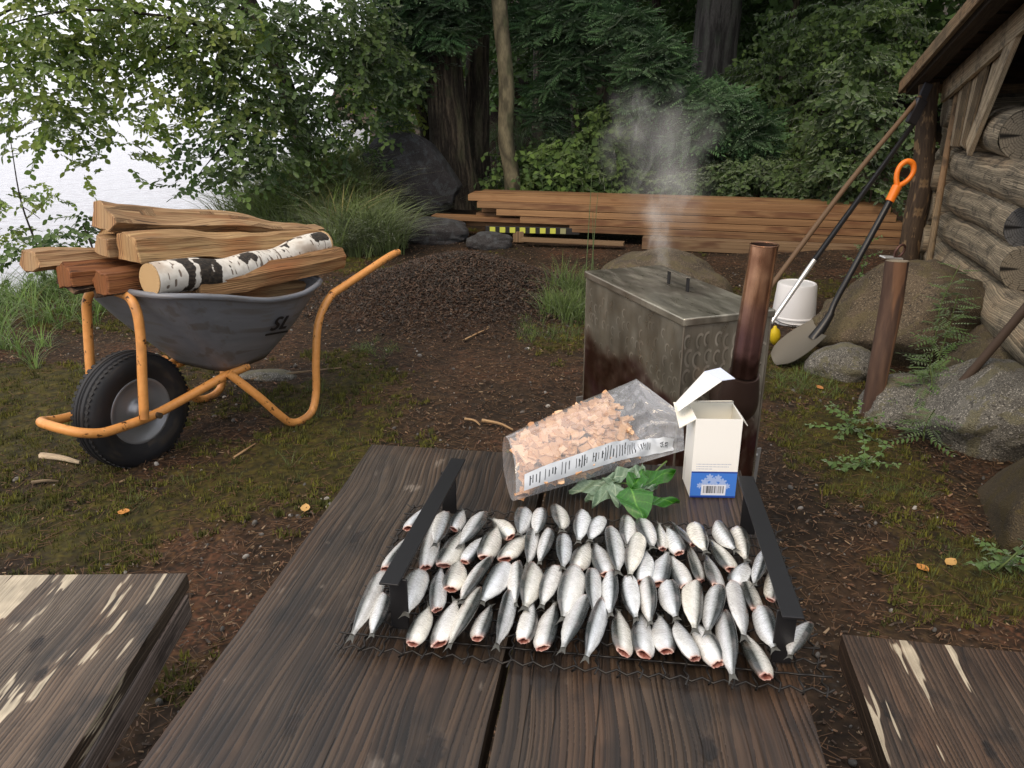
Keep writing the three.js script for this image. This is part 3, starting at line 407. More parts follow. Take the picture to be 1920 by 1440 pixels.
const benchLM = boardMat(boardTex(3, 640, 1536, 0.42, 1.5, [34, 27, 21], [98, 84, 70], { knots: [[0.241, 1.253, 0.011], [0.287, 1.177, 0.009]], spots: 20, grey: 0.6, warm: 0.25, contrast: 0.8, paint: 0.41, paintBias: (x, y) => 0.3 * ss(0.24, 0.08, x + 0.15 * (1.45 - y)) - 0.03 * ss(0.25, 0.4, x) }), 0.42, 1.5, 0.003, 0.56);
const benchRM = boardMat(boardTex(4, 640, 1536, 0.42, 1.5, [28, 19, 12], [82, 63, 48], { knots: [[0.15, 1.24, 0.009], [0.03, 1.3, 0.012]], spots: 16, grey: 0.35, warm: 0.3, contrast: 0.85, paint: 0.40, paintBias: (x, y) => 0.07 * ss(1.25, 0.95, y) - 0.03 }), 0.42, 1.5, 0.0016, 0.5);
const edgeWood = boardMat(boardTex(6, 256, 1024, 0.3, 1.5, [60, 52, 48], [140, 128, 120], { spots: 6, warm: 0.2 }), 0.3, 1.5, 0.002, 0.7);
const legWood = boardMat(boardTex(7, 256, 1024, 0.3, 1.5, [44, 30, 20], [104, 76, 54], { warm: 0.8 }), 0.3, 1.5, 0.002, 0.7);

/* ------------------------------------------------------------------ table and benches */
const TURN = -0.1378, TOP = 0.72;
const TC = V(-0.0375, 0, -0.48);                                              // middle of the table on the ground
const tRight = V(Math.cos(TURN), 0, -Math.sin(TURN)), tBack = V(-Math.sin(TURN), 0, -Math.cos(TURN));
{
  const t = thing('picnic_table', 'dark weathered plank table carrying the rack of fish', 'table', [TC.x, 0, TC.z], TURN);
  const uvTo = (g, ox, oz) => { const uv = g.attributes.uv; for (let i = 0; i < uv.count; i++) uv.setXY(i, uv.getX(i) + ox, uv.getY(i) * -1 + oz); return g; };
  part('plank', uvTo(roughBoard(0.306, 0.045, 1.5, 1), 0.153, 0.75), tableL, t, [-0.1575, TOP - 0.0225, 0]);
  part('plank', uvTo(roughBoard(0.306, 0.045, 1.5, 2), 0.153, 0.75), tableR, t, [0.1575, TOP - 0.0235, 0.012]);
  for (const z of [-0.5, 0.5]) part('cross_beam', plank(0.07, 0.07, 0.56, 0.004, 'z'), legWood, t, [0, TOP - 0.0825, z], [0, PI / 2, 0]);
  for (const z of [-0.45, 0.45]) for (const x of [-0.2, 0.2]) part('leg', plank(0.07, 0.61, 0.05, 0.004, 'y'), legWood, t, [x, 0.3, z]);
  part('stretcher', plank(0.05, 0.09, 0.84, 0.004), legWood, t, [0, 0.28, 0]);
}
{
  const a = 0.02, b = thing('bench', 'low plank bench with worn white paint, left of the table', 'bench', [-0.823, 0, -0.61], a);
  const s = roughBoard(0.42, 0.032, 1.42, 5); { const uv = s.attributes.uv; for (let i = 0; i < uv.count; i++) uv.setXY(i, uv.getX(i) + 0.21, 0.75 - uv.getY(i)); }
  part('seat_plank', s, benchLM, b, [0, 0.404, 0]);
  part('apron', roughBoard(0.03, 0.05, 1.4, 8), edgeWood, b, [0.2, 0.361, 0.012]);
  for (const z of [-0.36, 0.4]) { part('leg', plank(0.3, 0.385, 0.05, 0.004, 'y'), legWood, b, [0.03, 0.19, z]); }
  const c = thing('bench', 'low dark brown plank bench right of the table', 'bench', [0.658, 0, -0.39], -0.16);
  const s2 = roughBoard(0.42, 0.05, 1.45, 6); { const uv = s2.attributes.uv; for (let i = 0; i < uv.count; i++) uv.setXY(i, uv.getX(i) + 0.21, 0.75 - uv.getY(i)); }
  part('seat_plank', s2, benchRM, c, [0, 0.395, 0]);
  for (const z of [-0.5, 0.45]) part('leg', plank(0.32, 0.37, 0.05, 0.004, 'y'), legWood, c, [0, 0.185, z]);
}

/* ------------------------------------------------------------------ wire rack and fish */
const blackSteel = M({ color: lin(0.018, 0.018, 0.02), roughness: 0.42, metalness: 0.5 }), wireMat = M({ color: lin(0.03, 0.027, 0.025), roughness: 0.45, metalness: 0.6 });
const RC = V(0.0875, 0, -0.842), RW = 0.51, RD = 0.315;
{
  const g = thing('grill_rack', 'black wire smoking rack with two flat steel handles on the table', 'rack', [RC.x, TOP, RC.z], TURN), r = rng(41);
  const wave = (along, at_, len, y, ph) => { const p = []; const n = Math.round(len / 0.011); for (let i = 0; i <= n; i++) { const t = -len / 2 + len * i / n, w = 0.0022 * (i % 2 ? 1 : -1); p.push(along ? V(t, y + w * 0.6 * ph, at_ + w * 0.9) : V(at_ + w * 0.9, y - w * 0.6 * ph, t)); } return taper(p, [0.0013, 0.0013], 4, { segs: n * 2, cap: false }); };
  for (let i = 0; i <= 14; i++) part('wire', wave(true, -RD / 2 + RD * i / 14, RW + 0.012 + r() * 0.01, 0.0075, i % 2 ? 1 : -1), wireMat, g);
  for (let i = 0; i <= 22; i++) part('wire', wave(false, -RW / 2 + RW * i / 22, RD + 0.01 + r() * 0.012, 0.0075, i % 2 ? 1 : -1), wireMat, g);
  const handle = (x, tilt) => { const h = new THREE.Group(); h.name = 'handle'; g.add(h); h.position.set(x, 0, 0);
    part('bar', plank(0.022, 0.003, 0.32, 0.001), blackSteel, h, [0, 0.072, -0.03], [0, tilt, 0]);
    for (const z of [0.115, -0.15]) part('bar_leg', plank(0.021, 0.066, 0.003, 0.001), blackSteel, h, [0, 0.0375, z]);
  };
  handle(-0.2, -0.04); handle(0.217, 0.02);
}
function fishGeo(seed, back) {                                               // unit length along +z from the cut, widest 1 across x; lies on its side
  const r = rng(seed), NR = 20, NA = 20, pos = [], fuv = [], col = [], idx = [], prof = [[0, 0.62, 0.5], [0.05, 0.76, 0.62], [0.16, 0.95, 0.8], [0.32, 1, 0.84], [0.52, 0.97, 0.76], [0.7, 0.8, 0.58], [0.83, 0.54, 0.4], [0.93, 0.3, 0.22], [1, 0.24, 0.14]];
  const P = (t) => { for (let i = 0; i < prof.length - 1; i++) if (t <= prof[i + 1][0]) { const k = (t - prof[i][0]) / (prof[i + 1][0] - prof[i][0]), s = k * k * (3 - 2 * k); return [lerp(prof[i][1], prof[i + 1][1], lerp(k, s, 0.4)), lerp(prof[i][2], prof[i + 1][2], lerp(k, s, 0.4))]; } return [0.24, 0.14]; };
  const bend = (r() - 0.5) * 0.5, slant = (r() - 0.4) * 0.4, sag = r() * 0.1;
  for (let i = 0; i <= NR; i++) { const t = i / NR, [w, h] = P(t); for (let j = 0; j <= NA; j++) {
    const a = (j % NA) / NA * 2 * PI, c = Math.cos(a), s = Math.sin(a), belly = c * back < 0, x0 = c * w * 0.5 * (belly ? 1.06 : 0.94), y0 = s * h * 0.5 * (0.55 + 0.45 * Math.sqrt(1 - 0.75 * c * c)) * 0.62;
    const z = t + slant * x0 * (1 - ss(0, 0.3, t)) * -back + (i === 0 ? 0.012 * (vn(j * 1.7 + seed, 3) - 0.5) * 3 : 0), yy = y0 + (belly ? 0 : 0) - sag * 0 + 0.02 * (n3(c + seed, s, t * 4) - 0.5);
    pos.push(x0 + bend * (t - 0.3) ** 2, yy, z); fuv.push(j / NA * 3 + seed * 0.13, t * 3);
    const d = c * back, lat = 0.05 * (vn(t * 22 + seed, a * 5) - 0.5), e = d + lat + 0.12 * (fbm(t * 6 + seed, 2, 2) - 0.5); let k = ss(0.22, 0.6, e); let cc = mix3([0.78, 0.79, 0.8], [0.035, 0.04, 0.04], k); cc = mix3(cc, [0.8, 0.79, 0.75], ss(0.1, -0.7, e)); cc = mix3(cc, [0.42, 0.36, 0.34], 0.2 * ss(0.55, 0.75, fbm(t * 5 + seed * 2, a * 1.2 + 3, 2))); cc = mix3(cc, [0.30, 0.33, 0.31], 0.6 * Math.exp(-(((e - 0.28) / 0.12) ** 2))); const sc = 0.84 + 0.3 * vn(t * 46 + seed * 3, a * 13); cc = cc.map((q) => q * sc); if (t < 0.06) cc = mix3(cc, [0.5, 0.3, 0.25], (1 - t / 0.06) * 0.4 * (0.4 + vn(a * 2 + seed, 3))); if (t > 0.93) cc = mix3(cc, [0.2, 0.2, 0.18], 0.5);
    col.push(...cc);
  } }
  for (let i = 0; i < NR; i++) for (let j = 0; j < NA; j++) { const a = i * (NA + 1) + j, b = a + NA + 1; idx.push(a, a + 1, b, a + 1, b + 1, b); }
  const g = new THREE.BufferGeometry(); g.setAttribute('position', new THREE.Float32BufferAttribute(pos, 3)); g.setAttribute('color', new THREE.Float32BufferAttribute(col, 3)); g.setAttribute('uv', new THREE.Float32BufferAttribute(fuv, 2)); g.setIndex(idx); g.computeVertexNormals();
  const nn = g.attributes.normal; for (let i = 0; i <= NR; i++) { const a = i * (NA + 1), b = a + NA; const x = nn.getX(a) + nn.getX(b), y = nn.getY(a) + nn.getY(b), z = nn.getZ(a) + nn.getZ(b), l = Math.hypot(x, y, z); nn.setXYZ(a, x / l, y / l, z / l); nn.setXYZ(b, x / l, y / l, z / l); }
  // cut face: a rim of pale flesh round a dark red hollow
  const cp = [], cc = [], ci = [], ring = (k, dz, f) => { for (let j = 0; j < NA; j++) { const q = j * 3, mx = pos.slice(0, NA * 3).filter((_, m) => m % 3 === 0).reduce((s, x) => s + x, 0) / NA; cp.push((pos[q] - mx) * k + mx + (k < 0.9 ? -back * 0.06 * (1 - k) : 0), pos[q + 1] * k, pos[q + 2] + dz * (1 + vn(j + seed, 9))); cc.push(...f(j)); } };
  ring(1, 0, (j) => mix3([0.62, 0.52, 0.46], [0.42, 0.27, 0.23], vn(j * 0.7 + seed, 2))); ring(0.84, -0.012, (j) => mix3([0.55, 0.38, 0.32], [0.3, 0.1, 0.08], vn(j * 0.9 + seed, 4))); ring(0.6, -0.002, (j) => mix3([0.22, 0.06, 0.045], [0.42, 0.2, 0.16], vn(j * 1.3 + seed, 7))); ring(0.42, 0.09, () => [0.1, 0.018, 0.014]); cp.push(cp[0] * 0 - back * 0.03, 0, pos[2] + 0.16); cc.push(0.06, 0.012, 0.01);
  for (let k = 0; k < 3; k++) for (let j = 0; j < NA; j++) { const a = k * NA + j, a2 = k * NA + (j + 1) % NA; ci.push(a, a + NA, a2, a2, a + NA, a2 + NA); } for (let j = 0; j < NA; j++) ci.push(3 * NA + j, 4 * NA, 3 * NA + (j + 1) % NA);
  const cg = new THREE.BufferGeometry(); cg.setAttribute('position', new THREE.Float32BufferAttribute(cp, 3)); cg.setAttribute('color', new THREE.Float32BufferAttribute(cc, 3)); cg.setIndex(ci); cg.computeVertexNormals();
  // forked tail
  const e = bend * 0.49, T = [], ti = [], pt = (x, y, z) => T.push(x + e, y, z); for (const s of [-1, 1]) { const b = T.length / 3; pt(0, 0, 0.985); pt(s * 0.11, 0.004, 0.985); pt(s * 0.15, 0.03 * s, 1.05); pt(s * 0.22, 0.07 * s, 1.13); pt(s * 0.12, 0.02 * s, 1.09); pt(0, 0, 1.06); ti.push(b, b + 1, b + 5, b + 1, b + 2, b + 5, b + 2, b + 4, b + 5, b + 2, b + 3, b + 4); }
  const tg = new THREE.BufferGeometry(); tg.setAttribute('position', new THREE.Float32BufferAttribute(T, 3)); tg.setIndex(ti); tg.computeVertexNormals();
  return { body: g, cut: cg, tail: tg };
}
const TEN = Array.from({ length: 11 }, (_, i) => i + 1), FISH = { 1: TEN.map((s) => fishGeo(s * 13, 1)), '-1': TEN.map((s) => fishGeo(s * 17 + 5, -1)) };
const scaleBump = tex(256, 256, (u, v) => { const a = u * 26, b = v * 34, o = Math.floor(b) % 2 * 0.5, fx = (a + o) % 1 - 0.5, fy = b % 1, d = Math.hypot(fx, fy - 0.9), q = 150 - 70 * ss(0.45, 0.7, d) + 50 * (fbm(u * 9, v * 7, 3) - 0.5) * 2; return [q, q, q]; }, false), scaleRough = tex(128, 128, (u, v) => { const q = 70 + 150 * fbm(u * 7, v * 9, 4); return [q, q, q]; }, false);
const fishMats = [[1, 1, 1], [0.93, 0.97, 1.03], [1.0, 0.98, 0.92], [0.88, 0.9, 0.93]].map((c) => MP({ vertexColors: true, color: lin(...c), bumpMap: scaleBump, bumpScale: 0.0001, roughnessMap: scaleRough, roughness: 0.5, metalness: 0.25, clearcoat: 0.6, clearcoatRoughness: 0.18 }));
const cutMat = MP({ vertexColors: true, roughness: 0.35, clearcoat: 0.4, clearcoatRoughness: 0.2 }), tailMat = MP({ color: lin(0.10, 0.10, 0.09), roughness: 0.4, transmission: 0.2, thickness: 0, side: THREE.DoubleSide });
{
  // [cut end x, z, length, heading in degrees, width (mm), side the dark back shows on], each row from the left
  const ROWS = {
    'back row by the bag': [[-140,-948,68,161,23,1],[-92,-979,78,-3,20,1],[-79,-943,47,169,19,-1],[-41,-979,77,-15,23,1],[-2,-925,53,-158,21,-1],[19,-992,63,-9,27,-1],[41,-994,64,-5,19,1],[64,-997,64,4,24,-1],[100,-985,78,-10,23,-1],[121,-970,61,-18,22,-1],[160,-967,62,-10,22,-1],[178,-964,68,1,23,-1],[194,-896,57,174,19,-1],[215,-886,64,-180,20,1],[235,-906,59,-168,19,-1],[248,-953,67,-4,22,1],[276,-950,62,4,22,1],[302,-941,71,-5,21,1]],
    'second row from the back': [[-157,-849,81,167,21,1],[-107,-851,120,180,24,-1],[-85,-855,75,166,25,-1],[-59,-865,63,162,18,1],[-35,-873,69,169,26,-1],[-10,-868,67,159,24,-1],[29,-936,75,-7,18,-1],[51,-938,82,-10,20,1],[69,-925,78,-5,22,-1],[79,-849,62,163,24,-1],[115,-837,69,-176,24,-1],[134,-938,100,-2,24,-1],[156,-820,67,166,22,-1],[167,-925,95,-15,24,-1],[176,-819,69,164,26,1],[207,-813,60,-178,21,-1],[228,-826,75,177,22,-1],[245,-809,66,176,24,-1],[267,-817,56,153,25,-1],[271,-849,65,-175,23,-1],[324,-886,80,-24,20,1]],
    'second row from the front': [[-160,-837,113,-4,19,-1],[-113,-840,76,-6,25,-1],[-86,-765,78,-177,18,-1],[-73,-806,58,173,25,-1],[-32,-863,82,-17,23,1],[-8,-855,75,-15,24,-1],[5,-855,74,-1,18,1],[29,-849,78,-10,25,-1],[53,-847,78,-14,21,-1],[79,-844,90,-13,29,-1],[99,-842,80,-5,18,-1],[120,-835,78,-6,18,1],[139,-826,78,-3,19,-1],[161,-819,76,-5,22,1],[186,-815,62,-5,22,1],[217,-815,83,-13,25,1],[243,-806,86,-18,25,1],[265,-813,89,-9,22,1],[278,-768,64,174,23,-1],[284,-767,65,-7,24,1],[301,-785,74,160,18,1]],
    'front row of the rack': [[-148,-791,69,-1,19,1],[-107,-708,60,170,22,-1],[-79,-708,73,172,24,-1],[-39,-799,95,-14,22,1],[-37,-715,55,171,21,1],[-1,-793,92,-7,20,-1],[13,-710,69,170,21,1],[33,-702,72,170,23,1],[84,-785,94,-17,22,1],[104,-775,93,-16,20,-1],[117,-693,65,176,21,-1],[138,-691,64,174,25,-1],[164,-696,60,175,22,1],[191,-684,63,-173,23,1],[214,-676,66,-174,23,1],[237,-753,91,-8,21,1],[257,-657,70,-179,25,-1],[324,-734,62,-35,20,1]],
  };
  const r = rng(51); let n = 0;
  for (const [row, list] of Object.entries(ROWS)) list.forEach(([x, z, len, deg, wid, s], i) => {
    const a = deg * PI / 180, toward = Math.cos(a) < 0, back = s * (toward ? -1 : 1), v = FISH[back][(n * 5 + i * 3) % 11];
    const g = thing('headless_fish', `headless silver fish, ${toward ? 'cut end' : 'tail'} forward, ${ORD[i]} from left, ${row}`, 'fish', [x / 1000, TOP + 0.0175 + (toward ? 0.003 : 0.006) + r() * 0.003, z / 1000], a, 'gutted fish laid out on the rack');
    const L = len / 1000, W = wid / 1000, inner = new THREE.Vector3(W * (1.04 + r() * 0.18), W * (1.05 + r() * 0.25), L * (1.06 + r() * 0.12)), roll = back * (r() * 0.65 + 0.05) * (r() < 0.25 ? -0.7 : 1), pitch = (toward ? 0.05 : -0.06) + (r() - 0.5) * 0.05;
    for (const [nm, geo, m] of [['body', v.body, fishMats[Math.floor(r() * 4)]], ['cut_end', v.cut, cutMat], ['tail_fin', v.tail, tailMat]]) { const o = part(nm, geo, m, g); o.scale.copy(inner); o.rotation.set(pitch, 0, roll * (nm === 'tail_fin' ? 0.5 : 1)); }
    n++;
  });
}

/* ------------------------------------------------------------------ on the table: chip bag, carton, leaves */
{
  const P0 = V(-0.004, 0.724, -1.026), P1 = V(0.268, 0.732, -1.178), Q0 = V(-0.02, 0.783, -1.115), Q1 = V(0.2, 0.82, -1.27), R1 = V(0.272, 0.775, -1.225);
  const bag = thing('chip_bag', 'clear plastic bag of orange wood chips lying on the table', 'bag', [P0.x, TOP, P0.z], 0), o = bag.position;
  // the bag as a pillow: s along the bottom edge, t up the bag, side +1 towards the camera
  const nrm = P1.clone().sub(P0).cross(Q0.clone().sub(P0)).normalize(); if (nrm.z < 0) nrm.negate();
  const S = (s, t, side, wr = 1) => {
    const lo = P0.clone().lerp(P1, s), hi = s < 0.8 ? Q0.clone().lerp(Q1, s / 0.8) : Q1.clone().lerp(R1, (s - 0.8) / 0.2); const p = lo.lerp(hi, t);
    const full = 0.036 * (1 - ss(0.5, 0.8, s)) + 0.010 * (1 - ss(0.75, 1, s)) + 0.002, edge = Math.pow(Math.max(0, Math.sin(PI * clamp(t, 0, 1))), 0.55) * Math.pow(Math.max(0, Math.sin(PI * clamp(s * 0.96 + 0.04, 0, 1))), 0.3);
    const w = wr * ((fbm(s * 9 + t * 4, t * 7 - s * 5 + side * 3, 3) - 0.5) * (0.012 + 0.03 * ss(0.45, 0.75, s)) + (fbm(s * 24 - t * 16, t * 9 + side, 2) - 0.5) * 0.012 * ss(0.4, 0.7, s) + (fbm(s * 40, t * 30, 2) - 0.5) * 0.003) * edge;
    p.addScaledVector(nrm, side * (full * edge) + w + 0.03); p.y += 0.012 * edge * (side < 0 ? 0.3 : 0.1); return p.sub(o);
  };
  const skin = (side, s0, s1, t0, t1, ns, nt, lift = 0) => { const pos = [], uv = [], idx = []; for (let j = 0; j <= nt; j++) for (let i = 0; i <= ns; i++) { const s = lerp(s0, s1, i / ns), t = lerp(t0, t1, j / nt), p = S(s, t, side); if (lift) p.addScaledVector(nrm, lift); pos.push(p.x, p.y, p.z); uv.push(i / ns, j / nt); } for (let j = 0; j < nt; j++) for (let i = 0; i < ns; i++) { const a = j * (ns + 1) + i, b = a + ns + 1; idx.push(a, a + 1, b, a + 1, b + 1, b); } const g = new THREE.BufferGeometry(); g.setAttribute('position', new THREE.Float32BufferAttribute(pos, 3)); g.setAttribute('uv', new THREE.Float32BufferAttribute(uv, 2)); g.setIndex(idx); g.computeVertexNormals(); return g; };
  const film = MP({ color: lin(0.93, 0.95, 0.98), roughness: 0.1, transmission: 0.84, thickness: 0, ior: 1.5, side: THREE.DoubleSide });
  part('film', mergeGeometries([skin(1, 0, 1, 0, 1, 90, 46), skin(-1, 0, 1, 0, 1, 60, 30)]), film, bag);
  // printed strip along the lower edge
  const cv = document.createElement('canvas'); cv.width = 1024; cv.height = 96; const c = cv.getContext('2d'); c.fillStyle = '#c9cfd6'; c.fillRect(0, 0, 1024, 96);
  c.fillStyle = '#23262c'; const r0 = rng(61); for (let x = 30; x < 860; x += 15 + r0() * 9) { if (r0() < 0.16) continue; const h = 30 + r0() * 34; c.fillRect(x, 48 - h / 2 + (r0() - 0.5) * 10, 3 + r0() * 5, h); if (r0() < 0.3) c.fillRect(x, 40, 12, 5); }
  c.font = 'bold 64px sans-serif'; c.save(); c.translate(955, 48); c.rotate(-PI / 2); c.textAlign = 'center'; c.font = 'bold 34px sans-serif'; c.fillText('SA', 0, -8); c.fillText('35', 0, 26); c.restore();
  const ct = new THREE.CanvasTexture(cv); ct.colorSpace = THREE.SRGBColorSpace;
  part('printed_strip', skin(1, 0.04, 0.93, 0.045, 0.215, 70, 6, 0.0012), M({ map: ct, roughness: 0.35 }), bag);
  // the chips
  const r = rng(63), CG = [0, 1, 2, 3].map((k) => { const g = new THREE.BoxGeometry(1, 0.16, 0.62, 3, 1, 2), p = g.attributes.position; for (let i = 0; i < p.count; i++) { const x = p.getX(i), y = p.getY(i), z = p.getZ(i); p.setXYZ(i, x * (1 + 0.3 * (vn(z * 3 + k, 2) - 0.5)), y + 0.22 * x * x - 0.1 * z * z * (k % 2 ? 1 : -1), z * (1 + 0.6 * (vn(x * 2.3 + k * 5, 7) - 0.5)) + 0.2 * x * (k - 1.5) * 0.4); } g.computeVertexNormals(); return toCreasedNormals(g, 0.7); });
  const CM = [[0.72, 0.42, 0.22], [0.66, 0.38, 0.2], [0.78, 0.5, 0.3], [0.58, 0.31, 0.15], [0.46, 0.24, 0.12]].map((q) => M({ color: lin(...q), roughness: 0.75 }));
  const q = new THREE.Quaternion(), face = new THREE.Quaternion().setFromUnitVectors(V(0, 1, 0), nrm);
  for (let i = 0; i < 290; i++) { const t = 0.1 + r() * 0.8, lim = 0.74 - 0.2 * t + (r() - 0.5) * 0.12, s = 0.05 + r() * (lim - 0.05), layer = 0.011 + r() * 0.006, p = S(s, t, 1, 0.6).addScaledVector(nrm, -layer), m = part('wood_chip', CG[i % 4], CM[Math.floor(r() * 5)], bag, p.toArray()); q.setFromEuler(new THREE.Euler((r() - 0.5) * 0.45, r() * 6.3, (r() - 0.5) * 0.45)); m.quaternion.copy(face).multiply(q); const k = 0.011 + r() * 0.010; m.scale.set(k * (0.9 + r() * 0.7), k, k * (0.8 + r() * 0.4)); }
  const fillG = []; for (let i = 0; i < 420; i++) { const t = 0.1 + r() * 0.82, s = 0.06 + r() * (0.64 - 0.2 * t), g = CG[i % 4].clone(), k = 0.014 + r() * 0.01; g.scale(k, k, k); g.rotateX(r() * 6); g.rotateY(r() * 6); const p = S(s, t, 1, 0.5).addScaledVector(nrm, -0.019 - r() * 0.02); g.translate(p.x, p.y, p.z); fillG.push(g); }
  part('chip_filling', mergeGeometries(fillG), CM[3], bag).userData.kind = 'stuff';
}
{
  const W = 0.068, D = 0.062, Hc = 0.128, c = thing('salt_carton', 'opened white and blue cardboard salt carton standing on the table', 'carton', [0.303, TOP, -1.105], -0.03);
  const side = (fn) => { const cv = document.createElement('canvas'); cv.width = 256; cv.height = 448; const x = cv.getContext('2d'); fn(x); const t = new THREE.CanvasTexture(cv); t.colorSpace = THREE.SRGBColorSpace; return M({ map: t, roughness: 0.55 }); };
  const base = (x) => { x.fillStyle = '#efeee9'; x.fillRect(0, 0, 256, 448); };
  const front = side((x) => { base(x); x.fillStyle = '#8d9ab8'; x.font = '11px sans-serif'; x.globalAlpha = 0.75; for (const [y, w] of [[252, 190], [266, 176], [279, 90]]) for (let k = 24; k < w + 24; k += 7) x.fillRect(k, y, 4 + (k * 7 % 3), 4); x.globalAlpha = 1;
    x.fillStyle = '#3d78d2'; x.fillRect(0, 300, 256, 148); x.fillStyle = '#1c3f94'; x.fillRect(0, 296, 256, 9); x.fillRect(0, 438, 256, 10);
    x.fillStyle = '#9fb6e4'; for (const [a, b, s] of [[104, 330, 22], [152, 334, 22], [80, 358, 26], [178, 360, 26], [128, 356, 28], [52, 378, 18], [206, 380, 18]]) { x.save(); x.translate(a, b); for (let k = 0; k < 6; k++) { x.rotate(PI / 3); x.beginPath(); x.ellipse(0, -s * 0.5, s * 0.26, s * 0.5, 0, 0, 7); x.fill(); } x.restore(); }
    x.fillStyle = '#dfe3ee'; x.fillRect(62, 372, 138, 62); x.fillStyle = '#2a2c34'; const r = rng(5); for (let k = 74; k < 188; k += 3 + Math.floor(r() * 4)) x.fillRect(k, 380, 1 + Math.floor(r() * 3), 42); });
  const plainSide = side((x) => { base(x); x.fillStyle = '#dcdcd8'; x.fillRect(0, 300, 60, 148); });
  const card = M({ color: lin(0.78, 0.76, 0.68), roughness: 0.75 }), white = M({ color: lin(0.82, 0.82, 0.79), roughness: 0.5 });
  const wall = (name, w, h, mat, pos, rotY) => { const g = new THREE.BoxGeometry(w, h, 0.0012); const grp = part(name, g, [white, white, white, white, mat, card], c, pos, [0, rotY, 0]); return grp; };
  wall('front_panel', W, Hc, front, [0, Hc / 2, D / 2], 0); wall('side_panel', D - 0.003, Hc, plainSide, [-W / 2 + 0.0007, Hc / 2, 0], -PI / 2); wall('side_panel', D - 0.003, Hc, plainSide, [W / 2 - 0.0007, Hc / 2, 0], PI / 2); wall('back_panel', W, Hc + 0.004, plainSide, [0, Hc / 2, -D / 2], PI);
  part('base_panel', new THREE.BoxGeometry(W - 0.003, 0.001, D - 0.003), card, c, [0, 0.003, 0]);
  const flap = (name, pts, m) => { const pos = [], f = pts.map((p) => V(...p)), n = f[1].clone().sub(f[0]).cross(f[2].clone().sub(f[0])).normalize().multiplyScalar(0.0011), idx = []; for (const p of f) pos.push(p.x, p.y, p.z); for (const p of f) pos.push(p.x + n.x, p.y + n.y, p.z + n.z); const k = f.length; for (let i = 1; i < k - 1; i++) idx.push(0, i, i + 1, k, k + i + 1, k + i); for (let i = 0; i < k; i++) { const j = (i + 1) % k; idx.push(i, k + i, j, j, k + i, k + j); } const g = new THREE.BufferGeometry(); g.setAttribute('position', new THREE.Float32BufferAttribute(pos, 3)); g.setIndex(idx); return part(name, toCreasedNormals(g, 0.3), m, c); };
  const a = W / 2, d = D / 2;
  flap('lid_flap', [[-a, Hc, -d], [-a, Hc, d], [-a - 0.022, Hc - 0.017, d - 0.006], [-a - 0.024, Hc + 0.003, -d + 0.004]], card);
  flap('lid', [[-a - 0.024, Hc + 0.004, 0.012], [-a - 0.02, Hc + 0.002, -d + 0.002], [-0.012, Hc + 0.047, -d - 0.012], [0.006, Hc + 0.047, -0.004]], white);
  flap('lid_tongue', [[0.006, Hc + 0.0475, -0.004], [-0.012, Hc + 0.0475, -d - 0.012], [0.012, Hc + 0.054, -d - 0.012], [0.026, Hc + 0.05, -0.006]], M({ color: lin(0.55, 0.6, 0.74), roughness: 0.5 }));
  flap('back_flap', [[-a, Hc + 0.004, -d], [a, Hc + 0.004, -d], [a - 0.008, Hc + 0.013, -d + 0.02], [-a + 0.012, Hc + 0.012, -d + 0.02]], card);
  flap('side_flap', [[a, Hc, d - 0.004], [a, Hc, -d], [a + 0.014, Hc - 0.018, -d + 0.006], [a + 0.011, Hc - 0.014, d - 0.01]], card);
}
